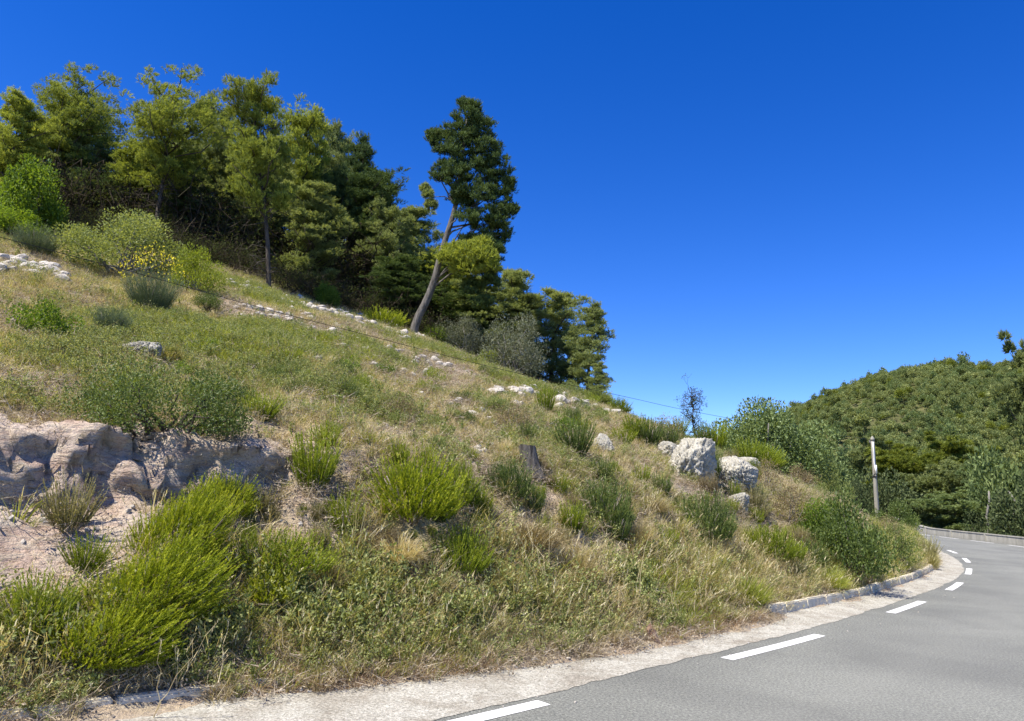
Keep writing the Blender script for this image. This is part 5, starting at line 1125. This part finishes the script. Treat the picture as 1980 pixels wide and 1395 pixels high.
# roots and twigs hanging from the lip of the scarp
gR = Geo(); rr_ = np.random.default_rng(66)
for _ in range(150):
    px = rr_.uniform(0, 590); py = np.interp(px, [0, 120, 230, 330, 420, 500, 590], [852, 858, 905, 872, 880, 895, 930])+rr_.normal(0, 10); p, _t2 = hit(px, py); a = rr_.uniform(0, 6.28); L_ = rr_.uniform(.12, .5)
    e = p+np.array([math.cos(a)*L_, math.sin(a)*L_*.6-.12, rr_.uniform(-.35, .12)*L_*2]); tube(gR, bent(p+np.array([0, 0, .03]), e, rr_, 5, .14), np.linspace(.007, .002, 5), 3, rr_.uniform(.2, 1))
link('hanging_roots', gR.mesh('hanging_roots', M_TWIG), None, 'stuff')
gK = Geo()
for px, py, h in [(1072, 1195, 200), (1085, 1180, 170), (1255, 1200, 190), (1300, 1190, 150), (1210, 1160, 130), (1350, 1180, 130), (1420, 1180, 110), (1330, 1215, 120), (350, 1340, 110), (430, 1330, 120), (560, 1310, 100), (940, 1240, 110), (1150, 1230, 120), (300, 1390, 140)]:
    for _ in range(2):
        p, _t2 = hit(px+rr_.normal(0, 12), py); hh = h*p[1]/F_PX*rr_.uniform(.7, 1.1); a = rr_.uniform(0, 6.28); e = p+np.array([math.cos(a)*hh*.5, math.sin(a)*hh*.3, hh]); b_ = bent(p, e, rr_, 6, .03); tube(gK, b_, np.linspace(.005, .0015, 6), 3, .9)
        needles(gK, np.repeat(b_[-1:], 9, 0)-(e-p)*np.linspace(0, .16, 9)[:, None], nrm(np.array([0, 0, 1.])+rr_.normal(0, .4, (9, 3))), np.full(9, .05), np.full(9, .008), np.full(9, .95), rr_)
link('tall_dry_stalks', gK.mesh('tall_dry_stalks', L_DRY), None, 'stuff')

# ------------------------------------------------------------------ trees beyond the road and the far wood
FC = {L.name: [far_crown(600+i, 2.0, 5.0+.9*(i % 3), 620, .46) for i in range(4)] for L in (L_FAR,)}[L_FAR.name]
F_SRC = [g.mesh('far_tree', L_FAR) for g in FC]+[FC[0].mesh('far_tree', L_FARD), FC[2].mesh('far_tree', L_FARD), FC[1].mesh('far_tree', L_FARY)]
x = rg.uniform(20, 330, 66000); y = rg.uniform(118, 372, 66000); keep = rg.random(66000) < np.clip(.68+.8*fbm(np.stack([x, y], 1)*.05, 95, 3), .12, 1)
x, y = x[keep], y[keep]; z = valley(x, y); P = np.stack([x, y, z-.3], 1); X_, Y_, c_ = project(P); v = (X_ > 1360) & (X_ < 2060) & (Y_ < 1100); P = P[v]; n = len(P)
pk = np.where(rg.random(n) < np.clip(.22+.5*fbm(P[:, :2]*.02, 96, 3), .05, .8), rg.integers(4, 6, n), np.where(rg.random(n) < .05+.35*np.maximum(0, fbm(P[:, :2]*.025, 97, 2)), 6, rg.integers(0, 4, n)))
sc = (.30+.55*rg.random(n)**2.2)*np.where(rg.random(n) < .05, 1.5, 1)*(1+.3*fbm(P[:, :2]*.04, 98, 2)); cnt['far'] = n
scatter('far_wood', F_SRC, P, np.stack([rg.normal(0, .05, n), rg.normal(0, .05, n), rg.uniform(0, 6.28, n)], 1), np.stack([sc, sc, sc*rg.uniform(.8, 1.2, n)], 1), pk)
def far_tree(kids, px, top, wpx, Yd, hfull, wfull, label, name, cat, rz, group=None, base_z=None):
    p = along(px, 900, Yd); zt = along(px, top, Yd)[2]; gz_ = float(valley(np.array([p[0]]), np.array([p[1]]))[0]); Hh = zt-gz_; w = wpx*Yd*1.05/F_PX
    sz = (Hh+.2)/hfull; sx = max(w/wfull, .62*sz)
    return thing(name, label, cat, (p[0], p[1], gz_-.2), rz, (sx, sx, sz), group, TILT if group is None else None, kids)
RID = [(g.mesh('crown', L_FARD),) for g in FC[:2]]
for px, w, t in [(1822, 18, 699), (1880, 18, 698), (1806, 13, 706), (1718, 22, 715), (1690, 16, 722), (1760, 20, 711), (1640, 18, 742), (1950, 22, 708)]:
    far_tree([('crown', RID[px % 2][0])], px, t-4, w*1.5, 346, 5.0, 4.6, {1822: 'lone round tree on the crest of the far hill, left of its twin', 1880: 'lone dark tree on the crest of the far hill, right of its twin'}.get(px, 'dark tree breaking the skyline of the far hill'), 'ridge_tree', 'tree', px, None if px in (1822, 1880) else 'trees on the crest of the far hill')
oakF = [kids_of('crown', *(lambda r: (r[0], L_HOLM, 'trunk', r[1], M_BARKD))(leaf_bush(520+i, 3.2, 5.5, 26, 9000, .22, .12, lobe=.33, base=.3))) for i in range(2)]
oakG = [kids_of('crown', *(lambda r: (r[0], L_FARD, 'trunk', r[1], M_BARKD))(leaf_bush(530+i, 3.2, 5.5, 26, 8000, .24, .14, lobe=.33, base=.3))) for i in range(2)]
PW = pine(150, 8.0, 2.2, .28, 24, 22, 12, .26, .055, None, .13, 6, (.04, 0), .55, .6, .40)
pinY = kids_of('crown', PW[0], L_FARY, 'trunk', PW[1], M_BARKD); pinF = [pinY[0][0:1]+(PW[0].mesh('crown', L_FAR),), pinY[1]]; pinD = [('crown', PW[0].mesh('crown', L_FARD)), pinY[1]]
FT = [(oakF[0], 1712, 888, 150, 78, 5.3, 6.3, 'big dark holm oak right behind the utility pole', 'oak_tree', 'oak tree'), (oakF[1], 1662, 925, 80, 76, 5.3, 6.3, 'lower holm oak left of the pole behind the hedge', 'oak_tree', 'oak tree'),
 (pinY, 1760, 872, 130, 112, 8, 4.6, 'yellow green pine above the holm oak, right of the pole top', 'pine_tree', 'pine tree'), (pinY, 1850, 858, 130, 118, 8, 4.6, 'widest yellow green pine in the middle of the valley', 'pine_tree', 'pine tree'),
 (pinF, 1815, 905, 110, 104, 8, 4.6, 'olive pine in front of the two yellow green ones', 'pine_tree', 'pine tree'), (pinF, 1885, 900, 100, 98, 8, 4.6, 'olive pine left of the broad bright crown at the right edge', 'pine_tree', 'pine tree'),
 (oakG[0], 1945, 838, 150, 74, 5.3, 6.3, 'broad bright green tree spreading at the right edge of the photo', 'broadleaf_tree', 'tree'), (oakG[1], 1905, 930, 90, 72, 5.3, 6.3, 'dark tree below the broad bright crown', 'broadleaf_tree', 'tree'),
 (pinD, 1838, 958, 120, 72, 8, 4.6, 'dark spreading conifer behind the middle of the parapet', 'pine_tree', 'conifer'), (oakG[0], 1775, 955, 90, 80, 5.3, 6.3, 'dark tree behind the left end of the parapet', 'broadleaf_tree', 'tree'),
 (oakF[1], 1905, 985, 90, 66, 5.3, 6.3, 'low dark oak against the parapet, right of the conifer', 'oak_tree', 'oak tree'), (oakF[0], 1965, 975, 100, 63, 5.3, 6.3, 'dark oak against the parapet at the right edge', 'oak_tree', 'oak tree'),
 (oakG[1], 1605, 870, 80, 90, 5.3, 6.3, 'green tree below the wide grey tree on the skyline end', 'broadleaf_tree', 'tree'), (pinF, 1700, 850, 90, 130, 8, 4.6, 'olive pine directly behind the head of the pole', 'pine_tree', 'pine tree'),
 (oakG[0], 1640, 845, 50, 150, 5.3, 6.3, 'dark bluish tree on the lower slope left of the pole head', 'broadleaf_tree', 'tree'), (pinD, 1935, 900, 110, 92, 8, 4.6, 'dark pine between the olive pine and the right edge', 'pine_tree', 'conifer'),
 (pinF, 2050, 690, 120, 66, 8, 4.6, 'tall yellowish pine cut by the right edge, overtopping the far hill', 'pine_tree', 'pine tree'), (oakF[0], 2010, 890, 170, 58, 5.3, 6.3, 'dark oak leaning over the parapet just past the right edge', 'oak_tree', 'oak tree')]
for i, (kd, px, t, w, Yd, hf, wf, lab, nm, ct) in enumerate(FT): far_tree(kd, px, t, w, Yd, hf, wf, lab, nm, ct, i*1.9)
for (px0, py0, px1, py1, Yd, lab) in [(1905, 1000, 1912, 950, 70, 'upright bare white trunk behind the parapet'), (1974, 990, 1950, 950, 69, 'slanting bare white trunk near the right edge')]:
    p0, p1 = along(px0, py0, Yd), along(px1, py1, Yd); p0[2] -= 3; g = Geo(); tube(g, bent(p0, p1, np.random.default_rng(px0), 6, .03), np.linspace(.16, .07, 6), 6)
    o = link('dead_tree', g.mesh('trunk', M_BARKG, True)); o['label'] = lab; o['category'] = 'dead tree'
